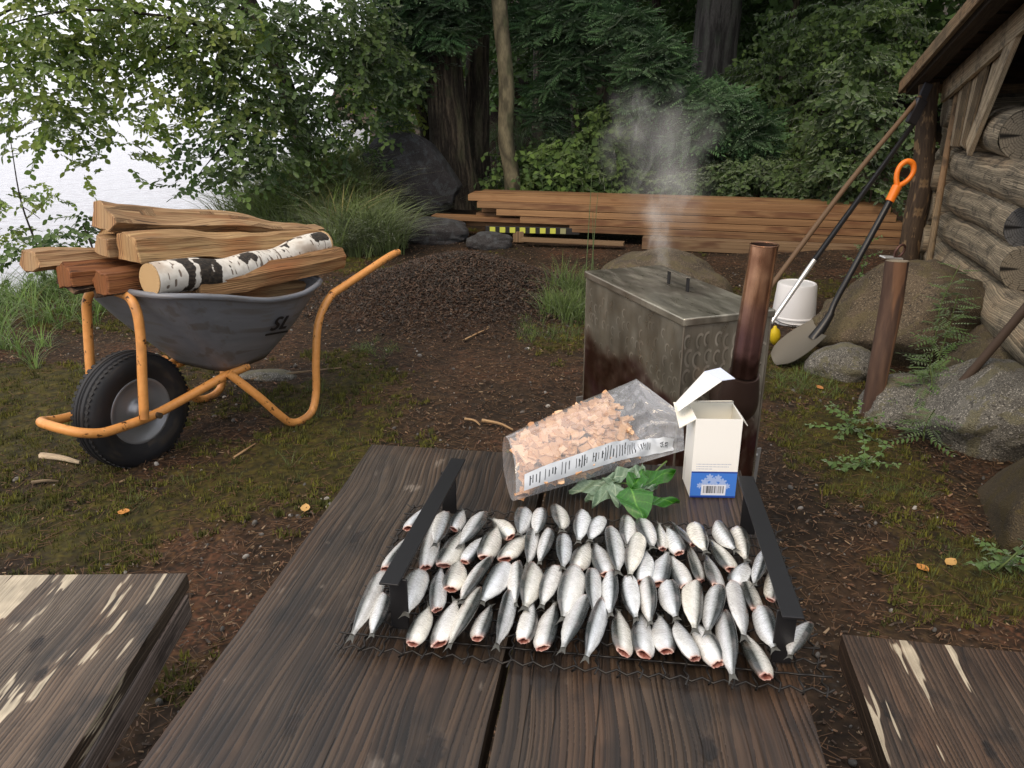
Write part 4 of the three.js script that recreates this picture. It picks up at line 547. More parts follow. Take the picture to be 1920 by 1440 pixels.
{
  const g = thing('leaf_sprig', 'sprig of green leaves tucked under the bag of chips', 'leaves', [0.165, TOP, -1.03], 0);
  const veined = (base, vein) => { const t = tex(128, 128, (u, v) => { const w = Math.abs(v - 0.5) * 2, m = Math.exp(-((w / 0.05) ** 2)), s = Math.abs(((u * 6 - w * 1.6) % 1 + 1) % 1 - 0.5), k = Math.max(m, Math.exp(-((s / 0.06) ** 2)) * 0.45), n = vn(u * 40, v * 40) * 0.24 + 0.88; return mix3(base, vein, k).map((x) => x * n); }, true, THREE.ClampToEdgeWrapping); return MP({ map: t, roughness: 0.42, transmission: 0.25, thickness: 0, side: THREE.DoubleSide }); };
  const top = veined([40, 100, 16], [98, 150, 54]), under = veined([116, 140, 116], [166, 182, 156]);
  const lg = (L, Wd, seed) => { const nx = 12, nz = 8, pos = [], uv = [], idx = []; for (let i = 0; i <= nx; i++) for (let j = 0; j <= nz; j++) { const t = i / nx, s = j / nz * 2 - 1, w = Wd * 0.5 * Math.pow(Math.sin(PI * Math.pow(t, 0.72)), 0.75) * (1 + (Math.abs(s) === 1 ? 0.06 * (i % 2) : 0)); pos.push(L * t, Math.abs(s) * 0.2 * w + 0.18 * L * t * (0.7 - t) + 0.004 * Math.sin(t * 9 + s * 3 + seed), s * w); uv.push(t, j / nz); } for (let i = 0; i < nx; i++) for (let j = 0; j < nz; j++) { const a = i * (nz + 1) + j, b = a + nz + 1; idx.push(a, a + 1, b, a + 1, b + 1, b); } const q = new THREE.BufferGeometry(); q.setAttribute('position', new THREE.Float32BufferAttribute(pos, 3)); q.setAttribute('uv', new THREE.Float32BufferAttribute(uv, 2)); q.setIndex(idx); q.computeVertexNormals(); return q; };
  const onT = (px, py, y) => { const a = at(px, py, -1), t = (y - EYE) / (a.y - EYE); return V(a.x * t, y, -t); };
  // [stalk px, tip px, height of stalk, of tip, width, upper side?]
  const LV = [[[1180, 915], [1206, 972], 0.765, 0.752, 0.050, 1], [[1185, 915], [1208, 880], 0.762, 0.772, 0.03, 1], [[1195, 915], [1268, 880], 0.757, 0.762, 0.032, 1], [[1205, 945], [1275, 938], 0.742, 0.745, 0.020, 1], [[1160, 905], [1110, 948], 0.752, 0.738, 0.026, 0], [[1140, 912], [1066, 920], 0.745, 0.735, 0.030, 0], [[1150, 905], [1160, 948], 0.758, 0.745, 0.024, 0], [[1150, 900], [1190, 878], 0.76, 0.776, 0.024, 0], [[1165, 900], [1128, 898], 0.758, 0.762, 0.018, 0], [[1200, 918], [1234, 912], 0.76, 0.758, 0.012, 0], [[1140, 925], [1096, 938], 0.742, 0.732, 0.022, 0], [[1190, 900], [1204, 870], 0.764, 0.774, 0.02, 0]];
  LV.forEach(([s, e, ys, ye, w, up], i) => { const A = onT(...s, ys), B = onT(...e, ye), L = A.distanceTo(B), m = part('leaf', lg(L, w, i), up ? top : under, g, A.clone().sub(g.position).toArray()); const x = B.clone().sub(A).normalize(), y = V(0.05 * (i % 3 - 1), 1, 0.35).addScaledVector(x, -V(0.05 * (i % 3 - 1), 1, 0.35).dot(x)).normalize(), z = x.clone().cross(y); m.quaternion.setFromRotationMatrix(new THREE.Matrix4().makeBasis(x, y, z)); });
  part('stalk', tube([onT(1250, 865, 0.745).sub(g.position), onT(1195, 905, 0.757).sub(g.position), onT(1150, 905, 0.754).sub(g.position)], 0.0015, 6), M({ color: lin(0.12, 0.2, 0.05), roughness: 0.6 }), g);
}

/* ------------------------------------------------------------------ the smoker with its chimney */
{
  // local x = along the short right-hand side, local z = along the long side towards the camera; the front corner is B
  const A = V(0.213, 0, -2.301), B = V(0.398, 0, -1.784), u = B.clone().sub(A).normalize(), v = V(u.z, 0, -u.x), LEN = 0.549, WID = 0.25;
  const ctr = A.clone().addScaledVector(u, LEN / 2).addScaledVector(v, WID / 2), s = thing('fish_smoker', 'stainless steel fish smoker box with lid and chimney on legs', 'smoker', [ctr.x, 0, ctr.z], Math.atan2(u.x, u.z));
  const swirl = (w, h, seed, cols, rows, full, brown) => {                        // ground swirls left by polishing, rain drops, heat tint
    const cv = document.createElement('canvas'); cv.width = w; cv.height = h; const x = cv.getContext('2d'), r = rng(seed); x.fillStyle = '#a39e90'; x.fillRect(0, 0, w, h);
    for (let i = 0; i < 900; i++) { x.strokeStyle = `rgba(${r() < 0.5 ? '60,56,48' : '170,165,152'},${0.05 + r() * 0.1})`; x.lineWidth = 1 + r() * 2; x.beginPath(); const a = r() * w, b = r() * h; x.moveTo(a, b); x.lineTo(a + (r() - 0.5) * 26, b + r() * 70); x.stroke(); }
    for (let j = 0; j < rows; j++) for (let i = 0; i < cols; i++) { if (r() < (full ? 0.05 : 0.3 + 0.4 * vn(i * 0.3 + 3, j * 0.6))) continue; const cx = (i + 0.5 + (r() - 0.5) * (full ? 0.35 : 1.1)) * w / cols, cy = h * 0.06 + (j + 0.5 + (r() - 0.5) * 0.3) * h * 0.5 / rows, R = w / cols * (0.34 + r() * 0.1); x.strokeStyle = `rgba(226,220,206,${(full ? 0.4 : 0.15) + r() * 0.45})`; x.lineWidth = R * (full ? 0.4 : 0.3 + r() * 0.3); x.beginPath(); x.arc(cx, cy, R, PI * (0.45 + r() * 0.25), PI * (1.55 + r() * 0.3)); x.stroke(); x.strokeStyle = 'rgba(40,36,30,0.2)'; x.lineWidth = R * 0.2; x.beginPath(); x.arc(cx + R * 0.25, cy, R * 0.75, PI * 0.6, PI * 1.5); x.stroke(); }
    const id = x.getImageData(0, 0, w, h); for (let yy = 0; yy < h; yy++) for (let xx = 0; xx < w; xx++) { const U = xx / w, T = yy / h, n = fbm(U * 5 + seed, T * 6, 4), i = (yy * w + xx) * 4, k = ss(0.3, 0.46, T + (n - 0.5) * 0.3 - (full ? 0.16 : 0)) * brown * (0.55 + 0.7 * fbm(U * 14, T * 18 + seed, 3)), d = 0.72 + 0.5 * fbm(U * 9 + 3, T * 4 + seed, 3), e = fbm(U * 7 + 9, T * 9, 3); let c = [id.data[i] * d, id.data[i + 1] * d, id.data[i + 2] * d]; c = mix3(c, mix3([52, 34, 26], [92, 56, 46], e), clamp(k)); c = mix3(c, [70, 44, 64], clamp(k) * 0.35 * clamp((e - 0.5) * 5)); id.data[i] = c[0]; id.data[i + 1] = c[1]; id.data[i + 2] = c[2]; }
    x.putImageData(id, 0, 0); const t = new THREE.CanvasTexture(cv); t.colorSpace = THREE.SRGBColorSpace; const rt = tex(256, 256, (U, T) => { const q = 50 + 90 * fbm(U * 16 + seed, T * 10, 3); return [q, q, q]; }, false); return M({ map: t, roughness: 1, roughnessMap: rt, metalness: 0.82 });
  };
  const fa = swirl(768, 640, 3, 22, 7, false, 1), fb = swirl(512, 640, 7, 9, 6, true, 1), lidT = swirl(512, 512, 9, 1, 0, false, 0.12);
  const T = 0.80, BH = 0.5, y0 = T - 0.012 - BH, inset = 0.006, w = WID - 2 * inset, l = LEN - 2 * inset;
  const panel = (name, ww, mat, pos, ry) => part(name, new RoundedBoxGeometry(ww, BH, 0.003, 1, 0.001), mat, s, pos, [0, ry, 0]);
  for (const p of [panel('long_side', l, fa, [-w / 2, y0 + BH / 2, 0], -PI / 2), panel('long_side', l, fa, [w / 2, y0 + BH / 2, 0], PI / 2), panel('end_side', w - 0.004, fb, [0, y0 + BH / 2, l / 2], 0), panel('end_side', w - 0.004, fb, [0, y0 + BH / 2, -l / 2], PI)]) { const g = p.geometry, q = g.attributes.position, uv = g.attributes.uv; g.computeBoundingBox(); const bb = g.boundingBox; for (let i = 0; i < q.count; i++) uv.setXY(i, (q.getX(i) - bb.min.x) / (bb.max.x - bb.min.x), (q.getY(i) - bb.min.y) / (bb.max.y - bb.min.y)); }
  part('floor_plate', new THREE.BoxGeometry(w - 0.004, 0.003, l - 0.004), fb, s, [0, y0 + 0.004, 0]);
  for (const [x, z] of [[-1, 1], [1, 1], [-1, -1], [1, -1]]) part('corner_seam', taper([V(x * (w / 2 + 0.001), y0, z * (l / 2 + 0.001)), V(x * (w / 2 + 0.001), y0 + BH, z * (l / 2 + 0.001))], [0.003, 0.003], 6, { straight: true, segs: 1 }), lidT, s);
  const lid = part('lid', new RoundedBoxGeometry(WID + 0.004, 0.02, LEN + 0.004, 2, 0.004), lidT, s, [0, T - 0.0095, 0]); { const q = lid.geometry.attributes.position, uv = lid.geometry.attributes.uv; for (let i = 0; i < q.count; i++) uv.setXY(i, q.getX(i) / WID + 0.5, q.getZ(i) / LEN + 0.5); }
  const hx = 0.02, hz = 0.0; for (const z of [-0.048, 0.048]) part('handle_leg', plank(0.003, 0.036, 0.014, 0.001), blackSteel, lid, [hx, 0.028, hz + z]); part('handle_bar', plank(0.014, 0.003, 0.1, 0.001), lidT, lid, [hx, 0.0475, hz]);
  const galv = M({ color: lin(0.34, 0.34, 0.33), roughness: 0.42, metalness: 0.75 });
  for (const [x, z] of [[-1, 1], [1, 1], [-1, -1], [1, -1]]) { part('leg', plank(0.022, 0.44, 0.004, 0.001, 'y'), galv, s, [x * (w / 2 + 0.012), 0.2, z * (l / 2 - 0.02)], [0, 0, x * -0.05]); part('bolt', new THREE.CylinderGeometry(0.006, 0.006, 0.012, 8), galv, s, [x * (w / 2 + 0.016), 0.4, z * (l / 2 - 0.02)], [0, 0, PI / 2]); }
  // chimney: an elbow out of the end side, a sleeve and the pipe
  const [pc, pb] = texPair(128, 512, (U, Y) => { const n = fbm(U * 6, Y * 9, 4), st = fbm(U * 26, Y * 3, 3), b = fbm(3, Y * 5, 2); let c = mix3([128, 90, 68], [212, 168, 134], clamp(st * 0.7 + (n - 0.5))); c = mix3(c, [104, 78, 86], ss(0.62, 0.3, Y + (b - 0.5) * 0.3) * 0.7); c = mix3(c, [44, 28, 22], ss(0.24, 0.02, Y + (n - 0.5) * 0.3) * 0.85); return [c[0], c[1], c[2], 128 + 60 * (n - 0.5)]; });
  const pipeMat = M({ map: pc, roughness: 0.24, metalness: 0.85, bumpMap: pb, bumpScale: 0.0006 }), sootMat = M({ color: lin(0.05, 0.03, 0.024), roughness: 0.45, metalness: 0.6 });
  const loc = (x, y, z) => s.worldToLocal(V(x, y, z)); s.updateMatrixWorld();
  const e0 = loc(0.53, 0.60, -1.83), e1 = loc(0.524, 0.612, -1.735), e2 = loc(0.524, 0.69, -1.705), top = loc(0.541, 0.985, -1.712);
  const pipe = taper([e2, top], [0.031, 0.030], 22, { straight: true, segs: 6, cap: false }); { const uv = pipe.attributes.uv, len = e2.distanceTo(top); for (let i = 0; i < uv.count; i++) uv.setXY(i, uv.getX(i) / (2 * PI * 0.031), uv.getY(i) / len); }
  const ch = part('chimney', pipe, pipeMat, s); part('inside', taper([e2, top.clone().add(V(0, -0.001, 0))], [0.0285, 0.0275], 18, { straight: true, segs: 1, cap: false }), sootMat, ch);
  part('rim', new THREE.TorusGeometry(0.0302, 0.0014, 6, 24).rotateX(PI / 2).translate(top.x, top.y, top.z), pipeMat, ch);
  part('elbow', taper([e0, e1.clone().lerp(e0, 0.5), e1, e1.clone().lerp(e2, 0.55), e2.clone().add(V(0, 0.004, 0))], [0.05, 0.05, 0.048, 0.043, 0.035], 20, { segs: 18 }), sootMat, s);
  // smoke
  const r = rng(71), L = [], geo = new THREE.BufferGeometry();
  { const pos = [], col = [], idx = [], NR = 7, NA = 16; for (let i = 0; i <= NR; i++) for (let j = 0; j < NA; j++) { const q = i / NR, a = j / NA * 2 * PI, x = Math.cos(a) * q, y = Math.sin(a) * q; pos.push(x, y, 0.5 * (n3(x * 1.3 + 3, y * 1.3, 2) - 0.5) + 0.35 * q * q); col.push(1, 1, 1, Math.pow(Math.cos(q * PI / 2), 1.6) * (0.6 + 0.8 * n3(x * 2 + 9, y * 2, 5))); } for (let i = 0; i < NR; i++) for (let j = 0; j < NA; j++) { const a = i * NA + j, b = i * NA + (j + 1) % NA; idx.push(a, b, a + NA, b, b + NA, a + NA); } geo.setAttribute('position', new THREE.Float32BufferAttribute(pos, 3)); geo.setAttribute('color', new THREE.Float32BufferAttribute(col, 4)); geo.setIndex(idx); geo.computeVertexNormals(); }
  const PATH = [[1238, 500, 0.02, 0.9], [1234, 440, 0.03, 1], [1243, 395, 0.05, 1], [1262, 355, 0.09, 1], [1250, 320, 0.14, 1], [1235, 285, 0.14, 0.8], [1205, 240, 0.10, 0.7], [1185, 195, 0.06, 0.5]];
  for (let i = 0; i < 120; i++) { const t = Math.pow(r(), 0.95) * (PATH.length - 1), k = Math.min(PATH.length - 2, Math.floor(t)), f = t - k, a = PATH[k], b = PATH[k + 1], R = lerp(a[2], b[2], f); if (r() > lerp(a[3], b[3], f)) continue; const c = at(lerp(a[0], b[0], f), lerp(a[1], b[1], f), -2.42), g = () => r() + r() + r() - 1.5, q = 0.02 + R * (0.3 + 0.4 * r()); L.push({ p: c.add(V(g() * R * 1.15, g() * R * 0.8, g() * R * 1.5)), e: [(r() - 0.5) * 0.8, r() * 6.3, r() * 6], s: [q * (0.6 + r() * 0.6), q * (0.8 + r() * 0.7), q] }); }
  const smoke = scatter('smoke', geo, MP({ color: lin(0.85, 0.86, 0.85), roughness: 1, vertexColors: true, transparent: true, opacity: 0.048, specularIntensity: 0, side: THREE.DoubleSide }), L); tag(smoke, 'thin grey smoke drifting up from the smoker lid', 'smoke'); smoke.castShadow = false;
}

/* ------------------------------------------------------------------ wheelbarrow and its firewood */
const paint = (() => { const [c, b] = texPair(256, 512, (u, v) => { const n = fbm(u * 30, v * 60, 3), p = vn(u * 60, v * 120), k = ss(0.8, 0.88, fbm(u * 9 + 3, v * 17, 4) * 0.95 + p * 0.22), dd = ss(0.5, 0.75, fbm(u * 5 + 9, v * 7, 3)); let q = mix3([204, 138, 72], [222, 158, 90], n); q = mix3(q, [150, 104, 62], dd * 0.55); q = mix3(q, [70, 44, 26], k); return [q[0], q[1], q[2], 128 + 30 * n - 60 * k]; }); for (const t of [c, b]) rep(t, 3, 1.5); return M({ map: c, bumpMap: b, bumpScale: 0.0008, roughness: 0.42 }); })();
const BAR = { pos: V(-1.112, 0, -3.143), turn: -2.0726 };
{
  const w = thing('wheelbarrow', 'grey wheelbarrow with orange tube frame loaded with firewood', 'wheelbarrow', BAR.pos.toArray(), BAR.turn);
  // tray
  const rim = (a) => { const c = Math.cos(a), s = Math.sin(a), e = 0.36, cx = Math.sign(c) * Math.pow(Math.abs(c), e), cz = Math.sign(s) * Math.pow(Math.abs(s), e), x = 0.135 + 0.395 * cx, hw = lerp(0.32, 0.3, ss(0.2, 0.55, x)) * lerp(0.9, 1, ss(-0.28, 0.05, x)); return V(x, 0.548 + 0.108 * ss(-0.02, 0.56, x) + 0.012 * ss(0, -0.25, x), cz * hw); };
  const bot = (a) => { const c = Math.cos(a), s = Math.sin(a), e = 0.5; return V(0.11 + 0.13 * Math.sign(c) * Math.pow(Math.abs(c), e), 0.285, 0.16 * Math.sign(s) * Math.pow(Math.abs(s), e)); };
  const Sf = (a, t, inw = 0) => { const p = bot(a).lerp(rim(a), t), b = Math.sin(PI * t) * 0.010; p.x += Math.cos(a) * b; p.z += Math.sin(a) * b * 1.2; p.y -= b * 0.5; p.x -= Math.cos(a) * inw; p.z -= Math.sin(a) * inw; p.y += inw; return p; };
  const NA = 72, NT = 12, build = (inw) => { const pos = [], uv = [], idx = []; for (let j = 0; j <= NT; j++) for (let i = 0; i <= NA; i++) { const p = Sf(i / NA * 2 * PI, j / NT, inw); pos.push(p.x, p.y, p.z); uv.push(i / NA, j / NT); } for (let j = 0; j < NT; j++) for (let i = 0; i < NA; i++) { const a = j * (NA + 1) + i, b = a + NA + 1; idx.push(a, b, a + 1, a + 1, b, b + 1); } const c = pos.length / 3; pos.push(0.1, 0.285 + inw, 0); uv.push(0.5, 0); for (let i = 0; i < NA; i++) idx.push(c, i, i + 1); const g = new THREE.BufferGeometry(); g.setAttribute('position', new THREE.Float32BufferAttribute(pos, 3)); g.setAttribute('uv', new THREE.Float32BufferAttribute(uv, 2)); g.setIndex(idx); g.computeVertexNormals(); return g; };
  const [tc, tb] = texPair(512, 256, (u, v) => { const n = fbm(u * 40, v * 20, 3), a = fbm(u * 8, v * 6 + 3, 3), sc = ss(0.74, 0.8, fbm(u * 120, v * 14 + 7, 2)), d = ss(0.55, 0.75, fbm(u * 26 + 9, v * 12, 3)); let c = mix3([108, 111, 118], [138, 140, 146], n * 0.5 + a * 0.5); c = mix3(c, [112, 108, 104], sc * 0.5); c = mix3(c, [86, 76, 66], d * 0.35); return [c[0], c[1], c[2], 120 + 40 * n - 40 * sc]; });
  const trayMat = M({ map: tc, bumpMap: tb, bumpScale: 0.0006, roughness: 0.5, metalness: 0.15 });
  const tray = part('tray', mergeGeometries([build(0), build(0.004)]), trayMat, w);
  const ring = []; for (let i = 0; i < 48; i++) ring.push(rim(i / 48 * 2 * PI)); part('rolled_rim', new THREE.TubeGeometry(new THREE.CatmullRomCurve3(ring, true), 140, 0.0115, 8, true), trayMat, tray);
  // SL letters on the near side
  const font = await new FontLoader().loadAsync('fonts/droid/droid_sans_bold.typeface.json');
  const aL = -1.6, p0 = Sf(aL, 0.66), px = Sf(aL - 0.03, 0.66).sub(Sf(aL + 0.03, 0.66)).normalize(), py = Sf(aL, 0.72).sub(Sf(aL, 0.6)).normalize(), pn = px.clone().cross(py).normalize(); py.copy(pn.clone().cross(px));
  const tg = new TextGeometry('SL', { font, size: 0.062, depth: 0.002, curveSegments: 4, bevelEnabled: false }); tg.computeBoundingBox(); tg.translate(-tg.boundingBox.max.x / 2, -0.031, 0); tg.applyMatrix4(new THREE.Matrix4().makeShear(0, 0, 0.22, 0, 0, 0));
  const inkMat = M({ color: lin(0.008, 0.008, 0.01), roughness: 0.6 }), logo = part('lettering', tg, inkMat, tray); logo.quaternion.setFromRotationMatrix(new THREE.Matrix4().makeBasis(px, py, pn)); logo.position.copy(p0).addScaledVector(pn, 0.005);
  const bar = part('lettering', new THREE.BoxGeometry(0.12, 0.008, 0.002), inkMat, tray); bar.quaternion.copy(logo.quaternion); bar.position.copy(p0).addScaledVector(pn, 0.006).addScaledVector(py, -0.048);
  // frame: handle and leg in one bent tube each side, then forks to the axle, bumper and wheel guard
  const R = 0.0165;
  for (const s of [-1, 1]) {
    const z = (k) => s * k;
    part('handle', tube([V(-0.74, 0.588, z(0.255)), V(-0.68, 0.582, z(0.26)), V(-0.5, 0.55, z(0.272)), V(-0.25, 0.5, z(0.28))], R, 12), paint, w);
    part('grip', tube([V(-0.755, 0.588, z(0.2545)), V(-0.745, 0.588, z(0.255))], R * 0.9, 12, 2), paint, w);
    part('leg', tube([V(-0.26, 0.502, z(0.28)), V(-0.215, 0.47, z(0.278)), V(-0.165, 0.4, z(0.275)), V(-0.135, 0.25, z(0.272)), V(-0.118, 0.1, z(0.27)), V(-0.085, 0.035, z(0.27)), V(-0.03, 0.018, z(0.27)), V(0.035, 0.03, z(0.268)), V(0.09, 0.085, z(0.26)), V(0.16, 0.18, z(0.235)), V(0.24, 0.29, z(0.18))], R, 12, 70), paint, w);
    part('fork', tube([V(0.13, 0.283, z(0.165)), V(0.24, 0.27, z(0.15)), V(0.4, 0.235, z(0.125)), V(0.53, 0.215, z(0.115)), V(0.66, 0.215, z(0.115))], R, 12), paint, w);
    part('bolt', new THREE.CylinderGeometry(0.011, 0.011, 0.02, 8).rotateX(PI / 2), M({ color: lin(0.12, 0.09, 0.06), roughness: 0.5, metalness: 0.6 }), w, [0.53, 0.215, s * 0.135]);
    part('brace', tube([V(0.1, 0.27, z(0.13)), V(0.22, 0.26, z(0.14))], 0.012, 8, 2), paint, w);
  }
  part('bumper', tube([V(0.65, 0.215, -0.115), V(0.74, 0.225, -0.118), V(0.8, 0.245, -0.1), V(0.83, 0.26, -0.05), V(0.835, 0.263, 0), V(0.83, 0.26, 0.05), V(0.8, 0.245, 0.1), V(0.74, 0.225, 0.118), V(0.65, 0.215, 0.115)], R, 12, 60), paint, w);
  part('wheel_guard', tube([V(0.59, 0.225, -0.138), V(0.575, 0.35, -0.14), V(0.552, 0.52, -0.14), V(0.545, 0.6, -0.13), V(0.54, 0.638, -0.1), V(0.538, 0.65, -0.05), V(0.538, 0.65, 0.05), V(0.54, 0.638, 0.1), V(0.545, 0.6, 0.13), V(0.552, 0.52, 0.14), V(0.575, 0.35, 0.14), V(0.59, 0.225, 0.138)], R, 12, 90), paint, w);
  // wheel, its axle along z
  const wheel = new THREE.Group(); wheel.name = 'wheel'; wheel.position.set(0.53, 0.213, 0); w.add(wheel);
  const prof = [[0.118, -0.042], [0.135, -0.05], [0.165, -0.056], [0.19, -0.052], [0.2035, -0.043], [0.2095, -0.034], [0.206, -0.030], [0.206, -0.027], [0.2125, -0.024], [0.2135, -0.012], [0.208, -0.009], [0.208, -0.005], [0.214, -0.002], [0.214, 0.002], [0.208, 0.005], [0.208, 0.009], [0.2135, 0.012], [0.2125, 0.024], [0.206, 0.027], [0.206, 0.030], [0.2095, 0.034], [0.2035, 0.043], [0.19, 0.052], [0.165, 0.056], [0.135, 0.05], [0.118, 0.042]];
  const tyreTex = tex(256, 256, (u, v) => { const n = fbm(u * 20, v * 14, 3), d = ss(0.5, 0.75, fbm(u * 14 + 3, v * 30, 3)); const c = mix3([27, 28, 32], [58, 50, 42], d * 0.7); return c.map((x) => x * (0.8 + 0.4 * n)); });
  const tyre = part('tyre', toCreasedNormals(new THREE.LatheGeometry(prof.map(([r, z]) => new THREE.Vector2(r, z)), 64).rotateX(PI / 2), 0.5), M({ map: tyreTex, roughness: 0.62 }), wheel);
  const lug = new THREE.BoxGeometry(0.013, 0.003, 0.016), lugs = []; for (let i = 0; i < 60; i++) for (const s of [-1, 1]) { const g = lug.clone(); g.rotateY(s * 0.4); g.translate(0, 0.2078, s * 0.0375); g.rotateX(0); g.rotateZ((i + (s > 0 ? 0.5 : 0)) / 60 * 2 * PI); lugs.push(g); }
  part('tread_lugs', mergeGeometries(lugs), M({ color: lin(0.012, 0.012, 0.013), roughness: 0.7 }), tyre).userData.kind = 'stuff';
  const hubProf = [[0.012, 0.052], [0.03, 0.05], [0.034, 0.03], [0.05, 0.022], [0.085, 0.024], [0.1, 0.034], [0.112, 0.044], [0.121, 0.046], [0.1225, 0.04]];
  const rimMat = M({ color: lin(0.26, 0.27, 0.29), roughness: 0.38, metalness: 0.55 });
  for (const s of [-1, 1]) part('rim', new THREE.LatheGeometry(hubProf.map(([r, z]) => new THREE.Vector2(r, z * s)), 48).rotateX(PI / 2), rimMat, wheel);
  part('axle', new THREE.CylinderGeometry(0.011, 0.011, 0.25, 12).rotateX(PI / 2), rimMat, wheel);
}
// wood grain for split logs and sawn ends
const [sc, sb] = texPair(256, 1024, (u, v) => { const g = u + 0.03 * (fbm(v * 4, 1, 3) - 0.5), a = fbm(g * 34, v * 2.2, 4), f = vn(g * 190, v * 12), k = fbm(u * 6 + 3, v * 5, 3), st = ss(0.6, 0.78, fbm(g * 18 + 9, v * 3 + 4, 3)); let c = mix3([120, 90, 62], [204, 172, 128], clamp(a * 0.9 + (f - 0.5) * 0.5)); c = mix3(c, [140, 84, 46], clamp((k - 0.52) * 3) * 0.6); c = mix3(c, [104, 84, 66], st * 0.7); c = mix3(c, [58, 40, 28], ss(0.86, 0.93, vn(g * 60 + 7, v * 5)) * 0.7); return [c[0], c[1], c[2], 60 + 90 * a + 80 * f]; }, THREE.MirroredRepeatWrapping);
for (const t of [sc, sb]) rep(t, 1 / 0.25, 1 / 1.0);
const splitMat = M({ map: sc, bumpMap: sb, bumpScale: 0.009, roughness: 0.8 }), splitGrey = (() => { const m = splitMat.clone(); m.color = lin(1.0, 0.98, 0.88); return m; })(), splitRed = (() => { const m = splitMat.clone(); m.color = lin(0.6, 0.36, 0.22); return m; })(), splitPale = (() => { const m = splitMat.clone(); m.color = lin(0.8, 0.7, 0.58); return m; })();
const endTex = tex(256, 256, (u, v) => { const d = Math.hypot(u - 0.5, v - 0.5) * 2, a = Math.atan2(v - 0.5, u - 0.5), r = Math.sin((d + 0.03 * (vn(a * 3 + 10, d * 4) - 0.5)) * 70), cr = ss(0.06, 0, Math.abs(((a * 4 + 8 + 0.4 * vn(d * 8, 3)) % 1) - 0.5)) * ss(0.1, 0.7, d) * 0.5; let c = mix3([168, 136, 94], [206, 176, 132], r * 0.3 + 0.5 + (vn(u * 90, v * 90) - 0.5) * 0.5); return mix3(c, [84, 58, 36], cr); });
const sawnMat = M({ map: endTex, roughness: 0.85 });
const barkLogTex = texPair(256, 256, (u, v) => { const n = fbm(u * 12, v * 12, 4), k = Math.abs(2 * n - 1), c = mix3([52, 38, 28], [112, 88, 66], clamp(k * 2)); return [c[0], c[1], c[2], 40 + k * 400]; }), barkLogMat = M({ map: barkLogTex[0], bumpMap: barkLogTex[1], bumpScale: 0.006, roughness: 0.9 }); for (const t of barkLogTex) rep(t, 4, 4);
const birchTex = texPair(512, 1024, (u, v) => { const n = fbm(u * 26, v * 60, 3), l = ss(0.72, 0.76, vn(u * 10, v * 150) * 0.6 + vn(u * 22 + 4, v * 90) * 0.45); let c = mix3([196, 190, 178], [232, 228, 220], n); c = mix3(c, [150, 128, 108], ss(0.55, 0.8, fbm(u * 5 + 9, v * 7, 3)) * 0.5); c = mix3(c, [92, 78, 66], l * 0.8); const p = fbm(u * 3.2 + 2, v * 15 + 7, 3) + 0.10 * (fbm(u * 30, v * 60, 2) - 0.5), q = ss(0.585, 0.615, p); c = mix3(c, mix3([26, 22, 18], [66, 56, 46], vn(u * 70, v * 110)), q); return [c[0], c[1], c[2], 140 - 60 * l + 50 * q * vn(u * 80, v * 120)]; }, THREE.RepeatWrapping);
const birchMat = M({ map: birchTex[0], bumpMap: birchTex[1], bumpScale: 0.004, roughness: 0.7 });
function prism(L, shape, seed, amp = 0.02, tp = 0.14) {                               // split log along +x; shape: polygon in (y, z)
  const fine = []; shape.forEach(([a, b], i) => { const [c, d] = shape[(i + 1) % shape.length]; for (let k = 0; k < 6; k++) fine.push([lerp(a, c, k / 6), lerp(b, d, k / 6)]); }); const sh_ = new THREE.Shape(fine.map(([a, b]) => new THREE.Vector2(a, b))), g = new THREE.ExtrudeGeometry(sh_, { depth: L, steps: 16, bevelEnabled: true, bevelSize: 0.003, bevelThickness: 0.004, bevelSegments: 1 }), p = g.attributes.position;
  for (let i = 0; i < p.count; i++) { const y = p.getX(i), z = p.getY(i), x = p.getZ(i) - L / 2, k = n3(y * 45 + seed, z * 45, x * 2.5) - 0.5 + 0.7 * (n3(y * 14 + seed, z * 14, x * 5) - 0.5), q = fbm(x * 3 + seed, 5, 3) - 0.5, tw = 1 - tp * (x / L + 0.5) + 0.14 * (fbm(x * 4.5 + seed * 3, 8, 2) - 0.5), ta = (0.5 * hsh(seed, 3) - 0.25) * 2.2 * (x / L), y1 = y * Math.cos(ta) - z * Math.sin(ta), z1 = y * Math.sin(ta) + z * Math.cos(ta); p.setXYZ(i, x + (Math.abs(x) > L * 0.49 ? (n3(y * 40, z * 40, seed) - 0.5) * 0.02 : 0), y1 * tw + k * amp + q * 0.045, z1 * tw + (fbm(x * 2.6 + seed * 7, 2, 2) - 0.5) * 0.05 + (n3(z * 22 + seed, y * 22, x * 4 + 3) - 0.5) * amp); }
  g.computeVertexNormals(); const c = toCreasedNormals(g, 0.26); return boxUV(c, 'x');
}
